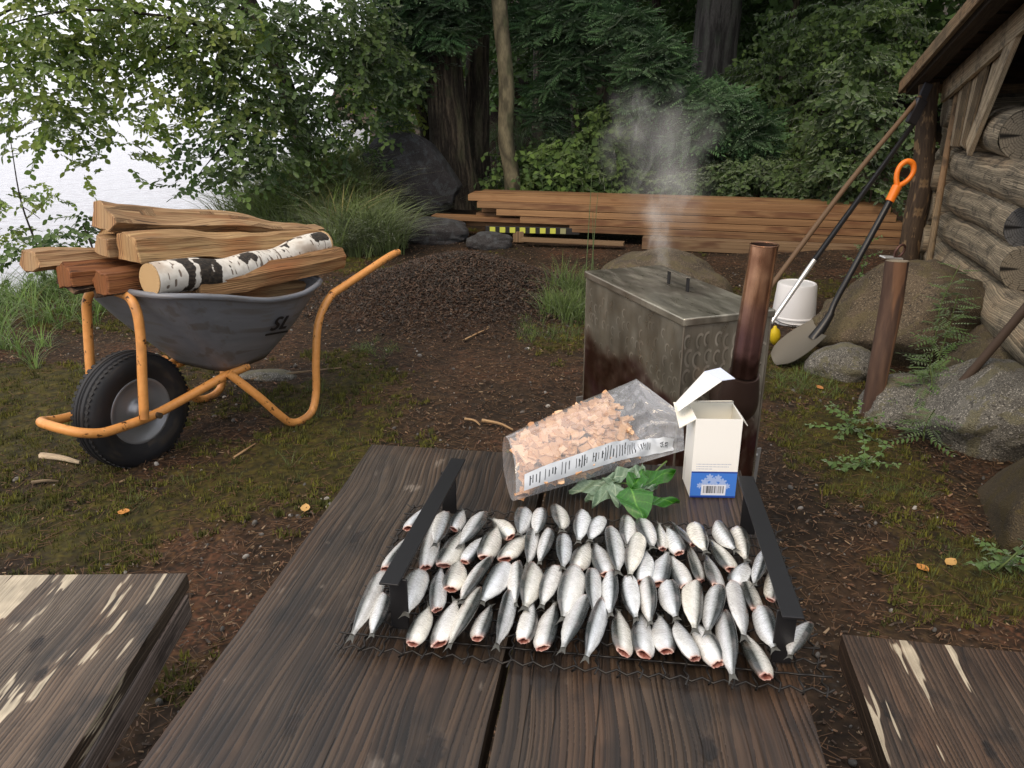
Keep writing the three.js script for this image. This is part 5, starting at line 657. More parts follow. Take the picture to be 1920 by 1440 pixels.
{
  const toW = (l) => { const c = Math.cos(BAR.turn), s = Math.sin(BAR.turn); return V(BAR.pos.x + l[0] * c + l[2] * s, l[1], BAR.pos.z - l[0] * s + l[2] * c); };
  const G = 'firewood in the wheelbarrow';
  const lay = (label, a, b, make) => { const A = toW(a), B = toW(b), g = thing('split_log', label, 'firewood', A.clone().add(B).multiplyScalar(0.5).toArray(), 0, G), x = B.clone().sub(A), L = x.length(); x.normalize(); const y = V(0, 1, 0).addScaledVector(x, -x.y).normalize(), z = x.clone().cross(y); g.quaternion.setFromRotationMatrix(new THREE.Matrix4().makeBasis(x, y, z)); make(g, L); return g; };
  const wedge = (mat, shape, seed, bark, tp) => (g, L) => { part('wood', prism(L, shape, seed, 0.024, tp), mat, g); if (bark) part('bark', prism(L * 0.97, bark, seed + 2, 0.005), barkLogMat, g); };
  lay('broad split log lying topmost on the firewood load', [0.487, 0.892, 0.03], [-0.56, 0.7, 0.06], wedge(splitMat, [[-0.045, -0.055], [0.035, -0.06], [0.046, -0.03], [-0.01, 0.065], [-0.045, 0.03]], 3, null, 0.5));
  lay('pale grey split log with a light sawn end, under the top log', [0.50, 0.795, -0.09], [-0.42, 0.69, -0.075], wedge(splitGrey, [[-0.046, -0.05], [0.03, -0.058], [0.044, -0.03], [0.03, 0.03], [-0.04, 0.06]], 4, null, 0.3));
  lay('white birch log with black bark patches, nearest the camera', [0.515, 0.705, -0.185], [-0.36, 0.672, -0.17], (g, L) => { const pts = []; for (let i = 0; i <= 6; i++) { const t = i / 6; pts.push(V((t - 0.5) * L, -0.03 * Math.sin(PI * t * 1.1) + 0.012 * (i % 2), 0.015 * Math.sin(t * 5))); } const b = taper(pts, [0.056, 0.058, 0.054, 0.05, 0.052], 20, { segs: 30, cap: false, amp: 0.05 }); const uv = b.attributes.uv; for (let i = 0; i < uv.count; i++) uv.setXY(i, uv.getX(i) / (2 * PI * 0.056), uv.getY(i) / L); part('birch_bark', b, birchMat, g); for (const e of [0, 6]) { const d = disc(pts[e].clone(), pts[Math.abs(e - 1) % 6 || 5].clone().sub(pts[e]), 0.0545, 20, 0.006); part('sawn_end', d, sawnMat, g); } });
  lay('thin split board-like log along the near rim of the tray', [0.36, 0.672, -0.225], [-0.39, 0.622, -0.245], wedge(splitPale, [[-0.045, -0.02], [0.03, -0.034], [0.034, 0.0], [-0.005, 0.03], [-0.05, 0.026]], 5));
  lay('yellow-ended log sticking out at the front of the load', [0.70, 0.755, 0.14], [0.0, 0.68, 0.16], wedge(splitMat, [[-0.04, -0.02], [-0.01, -0.055], [0.035, -0.03], [0.03, 0.03], [-0.02, 0.05]], 7));
  lay('reddish brown split log beside the yellow-ended one', [0.66, 0.725, 0.045], [-0.1, 0.65, 0.05], wedge(splitRed, [[-0.046, -0.035], [0.02, -0.042], [0.04, -0.005], [0.01, 0.036], [-0.036, 0.036]], 8, [[-0.052, -0.048], [-0.03, -0.05], [-0.042, 0.048], [-0.054, 0.04]]));
  lay('short reddish log end between the birch log and the front of the load', [0.60, 0.712, -0.05], [-0.1, 0.64, -0.06], wedge(splitRed, [[-0.046, -0.03], [0.0, -0.042], [0.036, -0.02], [0.02, 0.034], [-0.04, 0.036]], 9, [[-0.053, -0.046], [-0.03, -0.048], [-0.04, 0.044], [-0.055, 0.04]]));
  lay('small orange log end wedged under the top log at the front', [0.52, 0.795, 0.035], [-0.2, 0.70, 0.05], wedge(splitMat, [[-0.03, -0.035], [0.025, -0.035], [0.03, 0.03], [-0.025, 0.035]], 10));
  lay('grey-brown split log on the far side under the top log', [0.42, 0.80, 0.15], [-0.48, 0.66, 0.17], wedge(splitGrey, [[-0.04, -0.03], [0.0, -0.05], [0.04, 0.0], [0.0, 0.05], [-0.04, 0.03]], 15, null, 0.3));
  lay('dark bark-backed log at the rear of the load behind the birch log', [0.1, 0.70, -0.03], [-0.46, 0.64, -0.02], wedge(splitPale, [[-0.045, -0.03], [0.0, -0.05], [0.035, 0.0], [0.0, 0.05], [-0.04, 0.03]], 16));
  lay('split log hidden low in the tray behind the birch log', [0.40, 0.60, -0.16], [-0.2, 0.53, -0.15], wedge(splitMat, [[-0.04, -0.045], [0.04, -0.045], [0.04, 0.045], [-0.04, 0.045]], 11));
  lay('split log low in the tray on the far side', [0.45, 0.63, 0.16], [-0.2, 0.56, 0.16], wedge(splitRed, [[-0.04, -0.05], [0.05, -0.05], [0.05, 0.05], [-0.04, 0.05]], 12));
}

/* ------------------------------------------------------------------ timber pile and what lies by it */
{
  const [lc, lb] = texPair(256, 1024, (u, v) => { const g = u + 0.02 * (fbm(v * 5, 2, 3) - 0.5), a = fbm(g * 26, v * 1.4, 4), f = vn(g * 150, v * 10), k = fbm(u * 4, v * 7 + 2, 3); let c = mix3([104, 74, 48], [190, 146, 102], clamp(a * 0.9 + (f - 0.5) * 0.35)); c = mix3(c, [92, 52, 30], clamp((k - 0.56) * 5) * 0.6); return [c[0], c[1], c[2], 100 + 90 * a]; }, THREE.MirroredRepeatWrapping); for (const t of [lc, lb]) rep(t, 1 / 0.3, 1 / 2);
  const mats = [[0.76, 0.78, 0.78], [0.64, 0.68, 0.7], [0.9, 0.93, 0.92], [0.82, 0.83, 0.82]].map((c, i) => { const m = M({ map: lc.clone(), bumpMap: lb, bumpScale: 0.002, roughness: 0.7, color: lin(...c) }); m.map.offset.set(i * 0.23, i * 0.31); return m; }), greyB = M({ map: lc, color: lin(0.6, 0.72, 0.88), roughness: 0.85 });
  const A = V(-0.36, 0, -7.55), B = V(3.05, 0, -6.72), dir = B.clone().sub(A).normalize(), turn = Math.atan2(dir.x, dir.z), across = V(-dir.z, 0, dir.x); if (across.z < 0) across.negate();
  const board = (label, s0, s1, off_, y, w, h, m) => { const L = s1 - s0, c = A.clone().addScaledVector(dir, (s0 + s1) / 2).addScaledVector(across, off_), o = solo('timber_board', plank(w, h, L, 0.003), m, label, 'board', 'sawn boards in the timber pile'); o.position.set(c.x, y, c.z); o.rotation.y = turn; return o; };
  const Y0 = 0.075;
  for (const s of [0.5, 2.0, 3.4]) { const c = A.clone().addScaledVector(dir, s), o = solo('bearer', plank(0.1, 0.1, 0.6, 0.004), greyB, ['squared bearer under the left third of the timber pile', 'squared bearer under the middle of the timber pile', 'squared bearer under the right third of the timber pile'][[0.5, 2.0, 3.4].indexOf(s)], 'bearer'); o.position.set(c.x, 0.055, c.z); o.rotation.y = turn + PI / 2; }
  const h = 0.055;
  board('lowest front board of the timber pile', 0.95, 3.75, 0.19, 0.135, 0.12, h, mats[1]); board('lowest middle board of the timber pile', -0.3, 3.5, 0.04, 0.135, 0.13, h, mats[3]); board('lowest back board of the timber pile', 0.0, 3.7, -0.12, 0.135, 0.14, h, mats[3]);
  board('long reddish board in the second layer, front edge', 0.5, 3.7, 0.165, 0.195, 0.14, h, mats[0]); board('second layer board in the middle of the timber pile', 0.05, 3.6, 0.01, 0.195, 0.15, h, mats[1]); board('second layer board at the back of the timber pile', 0.05, 3.6, -0.15, 0.195, 0.14, h, mats[3]);
  board('third layer front board of the timber pile', 0.28, 3.66, 0.15, 0.255, 0.15, h, mats[2]); board('third layer middle board of the timber pile', 0.1, 3.6, -0.01, 0.255, 0.15, h, mats[0]); board('third layer back board of the timber pile', 0.1, 3.6, -0.17, 0.255, 0.14, h, mats[1]);
  board('fourth layer front board with a darker face', 0.1, 3.6, 0.14, 0.315, 0.17, h, mats[0]); board('fourth layer back board of the timber pile', 0.1, 3.55, -0.06, 0.315, 0.2, h, mats[2]);
  const tp = board('wide topmost board of the timber pile, bright orange', 0.0, 3.56, 0.05, 0.372, 0.24, h, mats[2]); tp.rotation.z = 0.02; board('second topmost board lying behind the wide one', 0.05, 3.5, -0.15, 0.372, 0.13, h, mats[0]);
  board('old dark board end sticking out left of the timber pile', -0.35, 0.8, 0.12, 0.18, 0.14, 0.04, mats[3]);
  board('weathered grey board lying before the pile behind the tall grass stems', 0.55, 1.45, 0.38, 0.05, 0.09, 0.03, greyB);
  board('grey board low at the right end of the timber pile', 1.6, 3.9, 0.3, 0.055, 0.12, 0.1, greyB);
  // black strip with yellow squares
  const st = thing('marker_strip', 'black strip with a row of yellow squares under the timber', 'marker strip', [0.18, 0.115, -7.14], -Math.atan2(-0.1, 0.7) - 0.28);
  part('strip', plank(0.84, 0.06, 0.03, 0.004, 'x'), M({ color: lin(0.012, 0.012, 0.012), roughness: 0.6 }), st);
  const yel = M({ color: lin(0.52, 0.55, 0.08), roughness: 0.55 }); for (let i = 0; i < 8; i++) part('yellow_square', new RoundedBoxGeometry(0.05, 0.048, 0.004, 1, 0.001), i > 6 ? M({ color: lin(0.28, 0.28, 0.14), roughness: 0.6 }) : yel, st, [-0.355 + i * 0.09, 0, 0.0165]);
}

/* ------------------------------------------------------------------ stones */
function granite(seed, base, spk, lichen) {
  const [c, b] = texPair(512, 512, (u, v) => { const a = vn(u * 190 + seed, v * 190), d = vn(u * 95, v * 95 + seed), n = fbm(u * 6 + seed, v * 6, 4), l = ss(0.5, 0.68, fbm(u * 9 + 5 + seed, v * 9, 4)); let q = base.map((x) => x * (0.62 + 0.5 * n)); q = mix3(q, spk, ss(0.62, 0.85, a) * 0.55); q = mix3(q, [30, 28, 26], ss(0.72, 0.9, d) * 0.6); q = mix3(q, lichen, l * 0.6 * (0.5 + a * 0.7)); return [q[0], q[1], q[2], 60 + 120 * n + 60 * a]; }, THREE.MirroredRepeatWrapping);
  for (const t of [c, b]) rep(t, 1 / 0.5, 1 / 0.5); return M({ map: c, bumpMap: b, bumpScale: 0.014, roughness: 0.88 });
}
const stoneGrey = granite(1, [104, 102, 96], [200, 196, 186], [96, 92, 64]), stoneMoss = granite(5, [66, 56, 38], [96, 84, 60], [64, 54, 20]), stoneBrown = granite(8, [92, 80, 64], [164, 152, 130], [92, 84, 56]), stoneDark = granite(11, [58, 56, 58], [96, 94, 96], [84, 90, 94]);
function boulder(label, pos, r, seed, mat, o, rot = [0, 0, 0]) { const m = solo('boulder', rock(...r, seed, o), mat, label, 'boulder', 'boulders round the yard'); m.position.set(...pos); m.rotation.set(...rot); return m; }
boulder('rounded pale boulder just behind the smoker', [0.96, 0.07, -5.05], [0.44, 0.3, 0.34], 3, stoneBrown, { amp: 0.12 });
boulder('large brown boulder in front of the bark-covered post', [2.02, 0.14, -3.98], [0.44, 0.36, 0.38], 5, stoneBrown, { amp: 0.2, flat: 7 });
boulder('angular grey granite block below the log corner', [1.93, 0.06, -2.92], [0.34, 0.26, 0.3], 8, stoneGrey, { amp: 0.14, flat: 6 }, [0, 0.5, -0.12]);
boulder('low grey stone between the stake and the granite block', [1.66, 0.02, -3.12], [0.2, 0.15, 0.2], 12, stoneGrey, { amp: 0.14 });
boulder('mossy brown boulder at the right edge, nearest the bench', [1.76, 0.0, -2.14], [0.38, 0.36, 0.34], 15, stoneMoss, { amp: 0.2, flat: 5 });
boulder('brown stone wedged under the bottom log of the shed', [2.28, 0.1, -3.35], [0.36, 0.24, 0.34], 18, stoneBrown, { amp: 0.15, flat: 3 });
boulder('grey stone behind the leaning shovel', [1.62, 0.02, -3.68], [0.17, 0.12, 0.15], 21, stoneGrey, { amp: 0.14 });
boulder('dark tilted slab leaning at the thick trunks', [-1.0, 0.5, -8.55], [0.6, 0.4, 0.28], 24, stoneDark, { amp: 0.22, flat: 7, freq: 1.1 }, [0, 0.15, -0.5]);
boulder('low dark stone left of the timber pile', [-0.75, 0.05, -7.3], [0.36, 0.16, 0.22], 27, stoneDark, { amp: 0.15, flat: 2 });
boulder('small dark stone in the shade below the marker strip', [-0.2, 0.03, -6.95], [0.2, 0.1, 0.14], 30, stoneDark, { amp: 0.15 });
boulder('flat grey stone lying under the wheelbarrow', [at(505, 712, -3.6).x, 0.01, -3.6], [0.13, 0.03, 0.07], 33, stoneGrey, { amp: 0.14, detail: 3 });

/* ------------------------------------------------------------------ log shed */
const logTex = boardTex(21, 256, 1024, 0.5, 1.5, [92, 85, 72], [182, 168, 144], { spots: 4, warm: 0.2, contrast: 0.9 }), logMat = boardMat(logTex, 0.5, 1.5, 0.006, 0.85);
const greyBoard = boardMat(boardTex(23, 256, 1024, 0.3, 1.5, [120, 108, 90], [206, 190, 162], { warm: 0.2 }), 0.3, 1.5, 0.002, 0.8), oldBoard = boardMat(boardTex(25, 256, 1024, 0.3, 1.5, [78, 66, 50], [150, 130, 102], { warm: 0.3 }), 0.3, 1.5, 0.002, 0.8);
const roofWood = boardMat(boardTex(27, 256, 512, 0.3, 1.5, [26, 20, 15], [64, 52, 40], { warm: 0.3 }), 0.3, 1.5, 0.002, 0.9);
const logEnd = (() => { const t = tex(256, 256, (u, v) => { const d = Math.hypot(u - 0.5, v - 0.5) * 2, a = Math.atan2(v - 0.5, u - 0.5), r = Math.sin((d + 0.04 * (vn(a * 3 + 9, d * 4) - 0.5)) * 62), ck = Math.max(ss(0.10, 0, Math.abs(Math.sin(a * 0.5 + 0.9)) ) * ss(0.05, 0.4, d), ss(0.07, 0, Math.abs(((a * 2.2 + 9 + 0.4 * vn(d * 8, 3)) % 1) - 0.5)) * ss(0.3, 0.9, d) * 0.7); return mix3(mix3([112, 104, 90], [168, 156, 136], r * 0.25 + 0.5 + (vn(u * 70, v * 70) - 0.5) * 0.6), [24, 20, 16], ck); }); return M({ map: t, roughness: 0.9 }); })();
const blueEnd = (() => { const m = logEnd.clone(); m.color = lin(0.5, 0.58, 0.78); return m; })();
{
  const s = thing('log_shed', 'old log shed with gable boards and low roof at the right edge', 'shed', [2.2, 0, -3.5], 0), o = s.position;
  const w = V(0.2697, 0, -0.9629), n = V(0.9629, 0, 0.2697);               // along the gable wall away from the camera; into the shed
  const pt = (al, d, y) => V(w.x * al + n.x * d, y, w.z * al + n.z * d);    // local to the shed's corner
  const ridge = -0.15, roofY = (al) => 1.345 - 0.2283 * (Math.max(al, 2 * ridge - al) - 1.706);
  const log = (a, b, r, seed, endM) => { const g = taper([a, a.clone().lerp(b, 0.35).add(V(0, 0.012, 0)), a.clone().lerp(b, 0.7).add(V(0, -0.008, 0)), b], [r, r * 1.02, r * 0.95, r * 0.93], 20, { segs: 22, cap: false, amp: 0.1, freq: 9, seed }), m = part('wall_log', g, logMat, s), d = b.clone().sub(a).normalize(); for (const [p, k, q] of [[a, -1, r], [b, 1, r * 0.93]]) { const e = new THREE.CylinderGeometry(q * 0.99, q * 0.985, 0.01, 20); const ep = e.attributes.position; for (let i = 0; i < ep.count; i++) { const f = 1 + 0.06 * (vn(Math.atan2(ep.getZ(i), ep.getX(i)) * 2 + seed, 3) - 0.5); ep.setX(i, ep.getX(i) * f); ep.setZ(i, ep.getZ(i) * f); } e.applyQuaternion(new THREE.Quaternion().setFromUnitVectors(V(0, 1, 0), d.clone().multiplyScalar(k))); const c = p.clone().addScaledVector(d, k * 0.001); e.translate(c.x, c.y, c.z); part('log_end', e, endM ?? logEnd, m); } return m; };
  // gable wall: short logs end at the opening, two long ones run on below it
  log(pt(0.5, 0.10, 1.09), pt(1.78, 0.10, 1.07), 0.118, 1); log(pt(-1.5, 0.09, 0.895), pt(1.85, 0.09, 0.88), 0.105, 6); log(pt(0.2, 0.10, 0.705), pt(1.8, 0.10, 0.685), 0.1, 3, blueEnd); log(pt(0.14, 0.10, 0.525), pt(1.83, 0.10, 0.5), 0.098, 4); log(pt(-1.5, 0.06, 0.32), pt(1.86, 0.10, 0.3), 0.118, 5); log(pt(0.0, 0.14, 0.12), pt(1.8, 0.12, 0.1), 0.11, 9);
  for (const [y, k] of [[0.4, 0.04], [0.6, 0.02], [0.79, 0.05], [0.98, 0.0], [1.17, 0.03]]) log(pt(1.66, -k, y), pt(1.66, 1.8, y), 0.092, y * 30);            // far wall, its ends crossing the corner
  for (let i = 0; i < 7; i++) log(pt(-1.5, 1.7, 0.15 + i * 0.2), pt(1.8, 1.7, 0.15 + i * 0.2), 0.105, i * 3 + 50);                               // back wall
  for (let i = 0; i < 5; i++) log(pt(-1.42, 0.05, 0.2 + i * 0.2), pt(-1.42, 1.8, 0.2 + i * 0.2), 0.1, i * 5 + 70);                               // near wall
  const q4 = new THREE.Matrix4();
  const beam = (name, a, b, wide, thick, face, mat) => { const d = b.clone().sub(a), L = d.length(); d.normalize(); const z = face.clone().addScaledVector(d, -face.dot(d)).normalize(), x = d.clone().cross(z), m = part(name, plank(wide, L, thick, 0.003, 'y'), mat, s); m.quaternion.setFromRotationMatrix(q4.makeBasis(x, d, z)); m.position.copy(a).lerp(b, 0.5); return m; };
  const OUT = n.clone().negate(), UP = V(0, 1, 0);
  for (let i = 0; i < 14; i++) { const al = 1.83 - i * 0.148, up = V(-0.2283 * w.x * -1, 1, -0.2283 * w.z * -1).normalize(); beam('roof_board', pt(al, -0.24, roofY(al) + 0.03 + (i % 2) * 0.012), pt(al, 1.95, roofY(al) + 0.03 + (i % 2) * 0.012), 0.15, 0.024, up, roofWood); }
  for (let i = 0; i < 12; i++) { const al = ridge - 0.09 - i * 0.148; beam('roof_board', pt(al, -0.24, roofY(al) + 0.03 + (i % 2) * 0.012), pt(al, 1.95, roofY(al) + 0.03 + (i % 2) * 0.012), 0.15, 0.024, V(0.2283 * w.x * -1, 1, 0.2283 * w.z * -1).normalize(), roofWood); }
  for (const d of [-0.2, 0.1, 0.9, 1.7]) beam('rafter', pt(1.86, d, roofY(1.86) - 0.025), pt(ridge, d, roofY(ridge) - 0.025), 0.05, 0.07, OUT, roofWood);
  beam('barge_board', pt(1.9, -0.262, roofY(1.9) + 0.0), pt(ridge, -0.262, roofY(ridge) + 0.0), 0.075, 0.022, OUT, oldBoard); beam('barge_board', pt(-1.85, -0.262, roofY(-1.85)), pt(ridge, -0.262, roofY(ridge)), 0.075, 0.022, OUT, oldBoard);
  beam('eave_board', pt(1.885, -0.25, roofY(1.885) - 0.005), pt(1.885, 1.95, roofY(1.885) - 0.005), 0.06, 0.02, w, oldBoard);
  beam('gable_trim', pt(1.72, -0.045, roofY(1.72) - 0.065), pt(ridge, -0.045, roofY(ridge) - 0.065), 0.125, 0.025, OUT, greyBoard);
  // upright boards closing the gable, fanning towards the opening
  [[1.36, 0.125, 0.06], [1.25, 0.12, 0.0], [1.15, 0.11, -0.1], [1.06, 0.11, -0.26], [0.97, 0.1, -0.45]].forEach(([al, wd, lean], i) => { const y0 = 0.985 + i * 0.006, h = roofY(al + lean * 0.3) - y0 - 0.02; beam('gable_board', pt(al, -0.012 - (i % 2) * 0.012, y0), pt(al + lean * h, -0.012 - (i % 2) * 0.012, y0 + h), wd, 0.02, OUT, i % 2 ? oldBoard : greyBoard); });
  beam('diagonal_board', pt(0.9, -0.04, 1.0), pt(0.40, -0.04, 1.6), 0.105, 0.026, OUT, greyBoard);
}
// bark-covered post under the eave, thin stick, stake, iron bar
const peel = (() => { const [c, b] = texPair(256, 512, (u, v) => { const n = fbm(u * 8, v * 9, 4), k = ss(0.52, 0.62, n) * 0.7, f = vn(u * 60, v * 14), g = fbm(u * 30, v * 9, 3); const bark = mix3([44, 34, 26], [100, 82, 64], g), wood = mix3([128, 100, 68], [172, 146, 110], f); const q = mix3(bark, wood, k); return [q[0], q[1], q[2], 150 - 80 * k + 50 * g]; }, THREE.MirroredRepeatWrapping); for (const t of [c, b]) rep(t, 3, 1.4); return M({ map: c, bumpMap: b, bumpScale: 0.006, roughness: 0.85 }); })();
const stakeMat = (() => { const [c, b] = texPair(256, 512, (u, v) => { const g = fbm(u * 20, v * 8, 4), k = ss(0.52, 0.64, fbm(u * 9 + 7, v * 2.4, 4)) * 0.6; let q = mix3(mix3([52, 36, 30], [104, 80, 64], g), [142, 100, 68], k * 0.8); return [q[0], q[1], q[2], 80 + 120 * g - 40 * k]; }, THREE.MirroredRepeatWrapping); for (const t of [c, b]) rep(t, 3, 1.2); return M({ map: c, bumpMap: b, bumpScale: 0.005, roughness: 0.85 }); })();
solo('roof_post', taper([V(2.585, -0.05, -5.1), V(2.54, 0.4, -5.1), V(2.55, 0.75, -5.1), V(2.515, 1.05, -5.1), V(2.49, 1.33, -5.1)], [0.075, 0.064, 0.066, 0.058, 0.058], 14, { amp: 0.22, freq: 16, segs: 34 }), peel, 'crooked post with peeling bark under the low eave', 'post');
solo('thin_pole', taper([V(2.455, 0.2, -4.66), V(2.54, 0.85, -4.85), V(2.617, 1.33, -5.0)], [0.021, 0.02, 0.018], 8, { amp: 0.1 }), oldBoard, 'thin straight stick leaning between post and gable boards', 'stick');
{ const g = thing('stake', 'short thick leaning stake with half-stripped bark before the boulder', 'stake', [1.515, 0, -3.12]); part('shaft', taper([V(0, -0.1, 0), V(0.01, 0.2, -0.02), V(0.045, 0.45, -0.08), V(0.05, 0.64, -0.1)], [0.04, 0.041, 0.044, 0.046], 16, { amp: 0.12, freq: 9, segs: 20, cap: false }), stakeMat, g); part('cut_top', disc(V(0.05, 0.64, -0.1), V(0, 1, -0.1), 0.044, 16, 0.006), logEnd, g); }
solo('iron_bar', taper([V(1.65, -0.03, -3.0), V(1.81, 0.32, -2.92), V(1.98, 0.75, -2.82)], [0.016, 0.017, 0.017], 8, { amp: 0.08 }), M({ color: lin(0.075, 0.05, 0.036), roughness: 0.75, metalness: 0.3 }), 'rusty brown bar leaning against the stones at the right edge', 'bar');

/* ------------------------------------------------------------------ tools and small things by the shed */
const blackPlastic = M({ color: lin(0.012, 0.012, 0.014), roughness: 0.38 }), alu = M({ color: lin(0.72, 0.73, 0.74), roughness: 0.3, metalness: 0.6 }), orange = M({ color: lin(0.78, 0.19, 0.012), roughness: 0.4 }), darkIron = M({ color: lin(0.06, 0.06, 0.07), roughness: 0.55, metalness: 0.6 });
{
  const rk = thing('rake', 'old tool with a long wooden shaft leaning on the eave', 'rake', [1.42, 0.0, -4.15]), o = rk.position;
  part('shaft', taper([V(1.36, 0.3, -4.15), V(1.886, 0.795, -4.6), V(2.40, 1.25, -5.0)].map((p) => p.sub(o)), [0.014, 0.0145, 0.014], 8, {}), M({ color: lin(0.13, 0.08, 0.045), roughness: 0.7 }), rk); part('foot', taper([V(1.36, 0.31, -4.15), V(1.2, 0.0, -4.1)].map((p) => p.sub(o)), [0.014, 0.013], 8, {}), M({ color: lin(0.11, 0.07, 0.04), roughness: 0.7 }), rk);
  part('head', plank(0.05, 0.16, 0.02, 0.004, 'y'), darkIron, rk, [2.425 - o.x, 1.25, -5.02 - o.z], [0, 0, -0.3]);
  const sc_ = thing('scraper', 'long-handled scraper, black shaft and silver lower tube, head upwards', 'tool', [1.33, 0, -3.9]), q = sc_.position;
  part('shaft', taper([V(1.52, 0.48, -4.0), V(2.35, 1.085, -4.94)].map((p) => p.sub(q)), [0.0145, 0.0145], 10, { straight: true, segs: 2 }), blackPlastic, sc_); part('lower_tube', taper([V(1.3, 0.19, -3.88), V(1.525, 0.486, -4.0)].map((p) => p.sub(q)), [0.012, 0.0125], 10, { straight: true, segs: 2 }), alu, sc_); part('tip', taper([V(1.16, 0.005, -3.8), V(1.3, 0.19, -3.88)].map((p) => p.sub(q)), [0.006, 0.009], 8, { straight: true, segs: 2 }), darkIron, sc_);
  part('head', plank(0.075, 0.15, 0.03, 0.01, 'y', 2), darkIron, sc_, [2.38 - q.x, 1.17, -4.975 - q.z], [0.1, 0.3, -0.35]);
  const sv = thing('shovel', 'spade with an orange loop handle and black shaft leaning on the post', 'shovel', [1.4, 0, -3.8]), h = sv.position, sub = (x, y, z) => V(x, y, z).sub(h);
  part('shaft', taper([sub(1.575, 0.235, -3.84), sub(1.6, 0.3, -3.86), sub(1.66, 0.43, -3.88), sub(1.84, 0.80, -3.95)], [0.016, 0.0155, 0.0155, 0.0155], 12, { segs: 16 }), blackPlastic, sv);
  part('collar', taper([sub(1.83, 0.785, -3.945), sub(1.862, 0.853, -3.957)], [0.021, 0.024], 14, { straight: true, segs: 2 }), orange, sv);
  const X = V(1.862, 0.853, -3.957), D = V(0.4, 0.88, -0.12).normalize(), S = V(0.9, -0.41, 0.1).normalize(); const Lp = [[0, 0], [0.03, 0.022], [0.06, 0.034], [0.095, 0.034], [0.122, 0.016], [0.126, 0], [0.122, -0.016], [0.095, -0.034], [0.06, -0.034], [0.03, -0.022], [0, 0]].map(([a, b]) => X.clone().addScaledVector(D, a).addScaledVector(S, b).sub(h)); part('loop_handle', taper(Lp, [0.014, 0.0125, 0.012, 0.0135, 0.015, 0.0135, 0.012, 0.0125, 0.014], 10, { segs: 50 }), orange, sv);
  part('socket', taper([sub(1.585, 0.255, -3.845), sub(1.55, 0.19, -3.835), sub(1.5, 0.12, -3.82)], [0.018, 0.024, 0.028], 10, {}), blackPlastic, sv);
  const bp = [], bi = [], NX = 6, NY = 8, e0 = V(1.53, 0.15, -3.83), e1 = V(1.31, 0.0, -3.78), sd = V(0.25, -0.35, 0.9).normalize(); for (let i = 0; i <= NY; i++) for (let j = 0; j <= NX; j++) { const t = i / NY, u = j / NX * 2 - 1, ww = 0.085 * (0.8 + 0.2 * Math.sin(t * PI)) * (t > 0.75 ? Math.sqrt(1 - ((t - 0.75) / 0.25) ** 2 * 0.55) : 1), p = e0.clone().lerp(e1, t).addScaledVector(sd, u * ww); p.y += 0.022 * u * u + 0.01; bp.push(p.x - h.x, p.y, p.z - h.z); } for (let i = 0; i < NY; i++) for (let j = 0; j < NX; j++) { const a = i * (NX + 1) + j, b = a + NX + 1; bi.push(a, a + 1, b, a + 1, b + 1, b); }
  const bg = new THREE.BufferGeometry(); bg.setAttribute('position', new THREE.Float32BufferAttribute(bp, 3)); bg.setIndex(bi); bg.computeVertexNormals(); const b2 = bg.clone(); b2.translate(0, 0.003, 0); part('blade', mergeGeometries([bg, b2]), M({ color: lin(0.12, 0.11, 0.09), roughness: 0.6, metalness: 0.4 }), sv);
}
{
  const b = thing('bucket', 'white plastic bucket standing upside down behind the chimney', 'bucket', [1.68, groundH(1.68, -4.62), -4.62]), white = M({ color: lin(0.72, 0.73, 0.75), roughness: 0.4 });
  part('body', toCreasedNormals(new THREE.LatheGeometry([[0.128, 0], [0.133, 0.004], [0.133, 0.014], [0.127, 0.018], [0.127, 0.03], [0.132, 0.034], [0.132, 0.04], [0.125, 0.046], [0.112, 0.226], [0.106, 0.235], [0.1, 0.236], [0.095, 0.231], [0, 0.231]].map(([x, y]) => new THREE.Vector2(x, y)), 40), 0.7), white, b); part('wire_handle', tube([V(-0.13, 0.03, 0.02), V(-0.1, 0.02, 0.11), V(0, 0.014, 0.15), V(0.1, 0.02, 0.11), V(0.13, 0.03, 0.02)], 0.003, 6), darkIron, b);
  const y = thing('yellow_float', 'small yellow float lying on the ground by the chimney', 'float', [at(1455, 625, -4.1).x, 0.0, -4.1]), ym = M({ color: lin(0.7, 0.52, 0.02), roughness: 0.45 }); part('body', new THREE.LatheGeometry([[0, 0], [0.014, 0.004], [0.026, 0.03], [0.03, 0.055], [0.024, 0.085], [0.01, 0.1], [0.008, 0.112], [0, 0.114]].map(([a, c]) => new THREE.Vector2(a, c)), 18), ym, y, [0, 0.01, 0], [0.2, 0, 0.15]); part('eyelet', new THREE.TorusGeometry(0.008, 0.002, 6, 12), darkIron, y, [-0.018, 0.128, 0.02]);
  const m = thing('steel_trap', 'small shiny metal ring and plate lying on the boulder top', 'fitting', [at(1672, 478, -3.75).x, at(1672, 478, -3.75).y - 0.012, -3.75]); part('plate', new RoundedBoxGeometry(0.11, 0.008, 0.04, 2, 0.003), alu, m, [0, 0, 0], [0.1, 0.3, -0.15]); part('ring', new THREE.TorusGeometry(0.032, 0.006, 8, 22), M({ color: lin(0.12, 0.06, 0.05), roughness: 0.5, metalness: 0.5 }), m, [0.035, 0.03, 0], [0.3, 0.5, 0]);
}
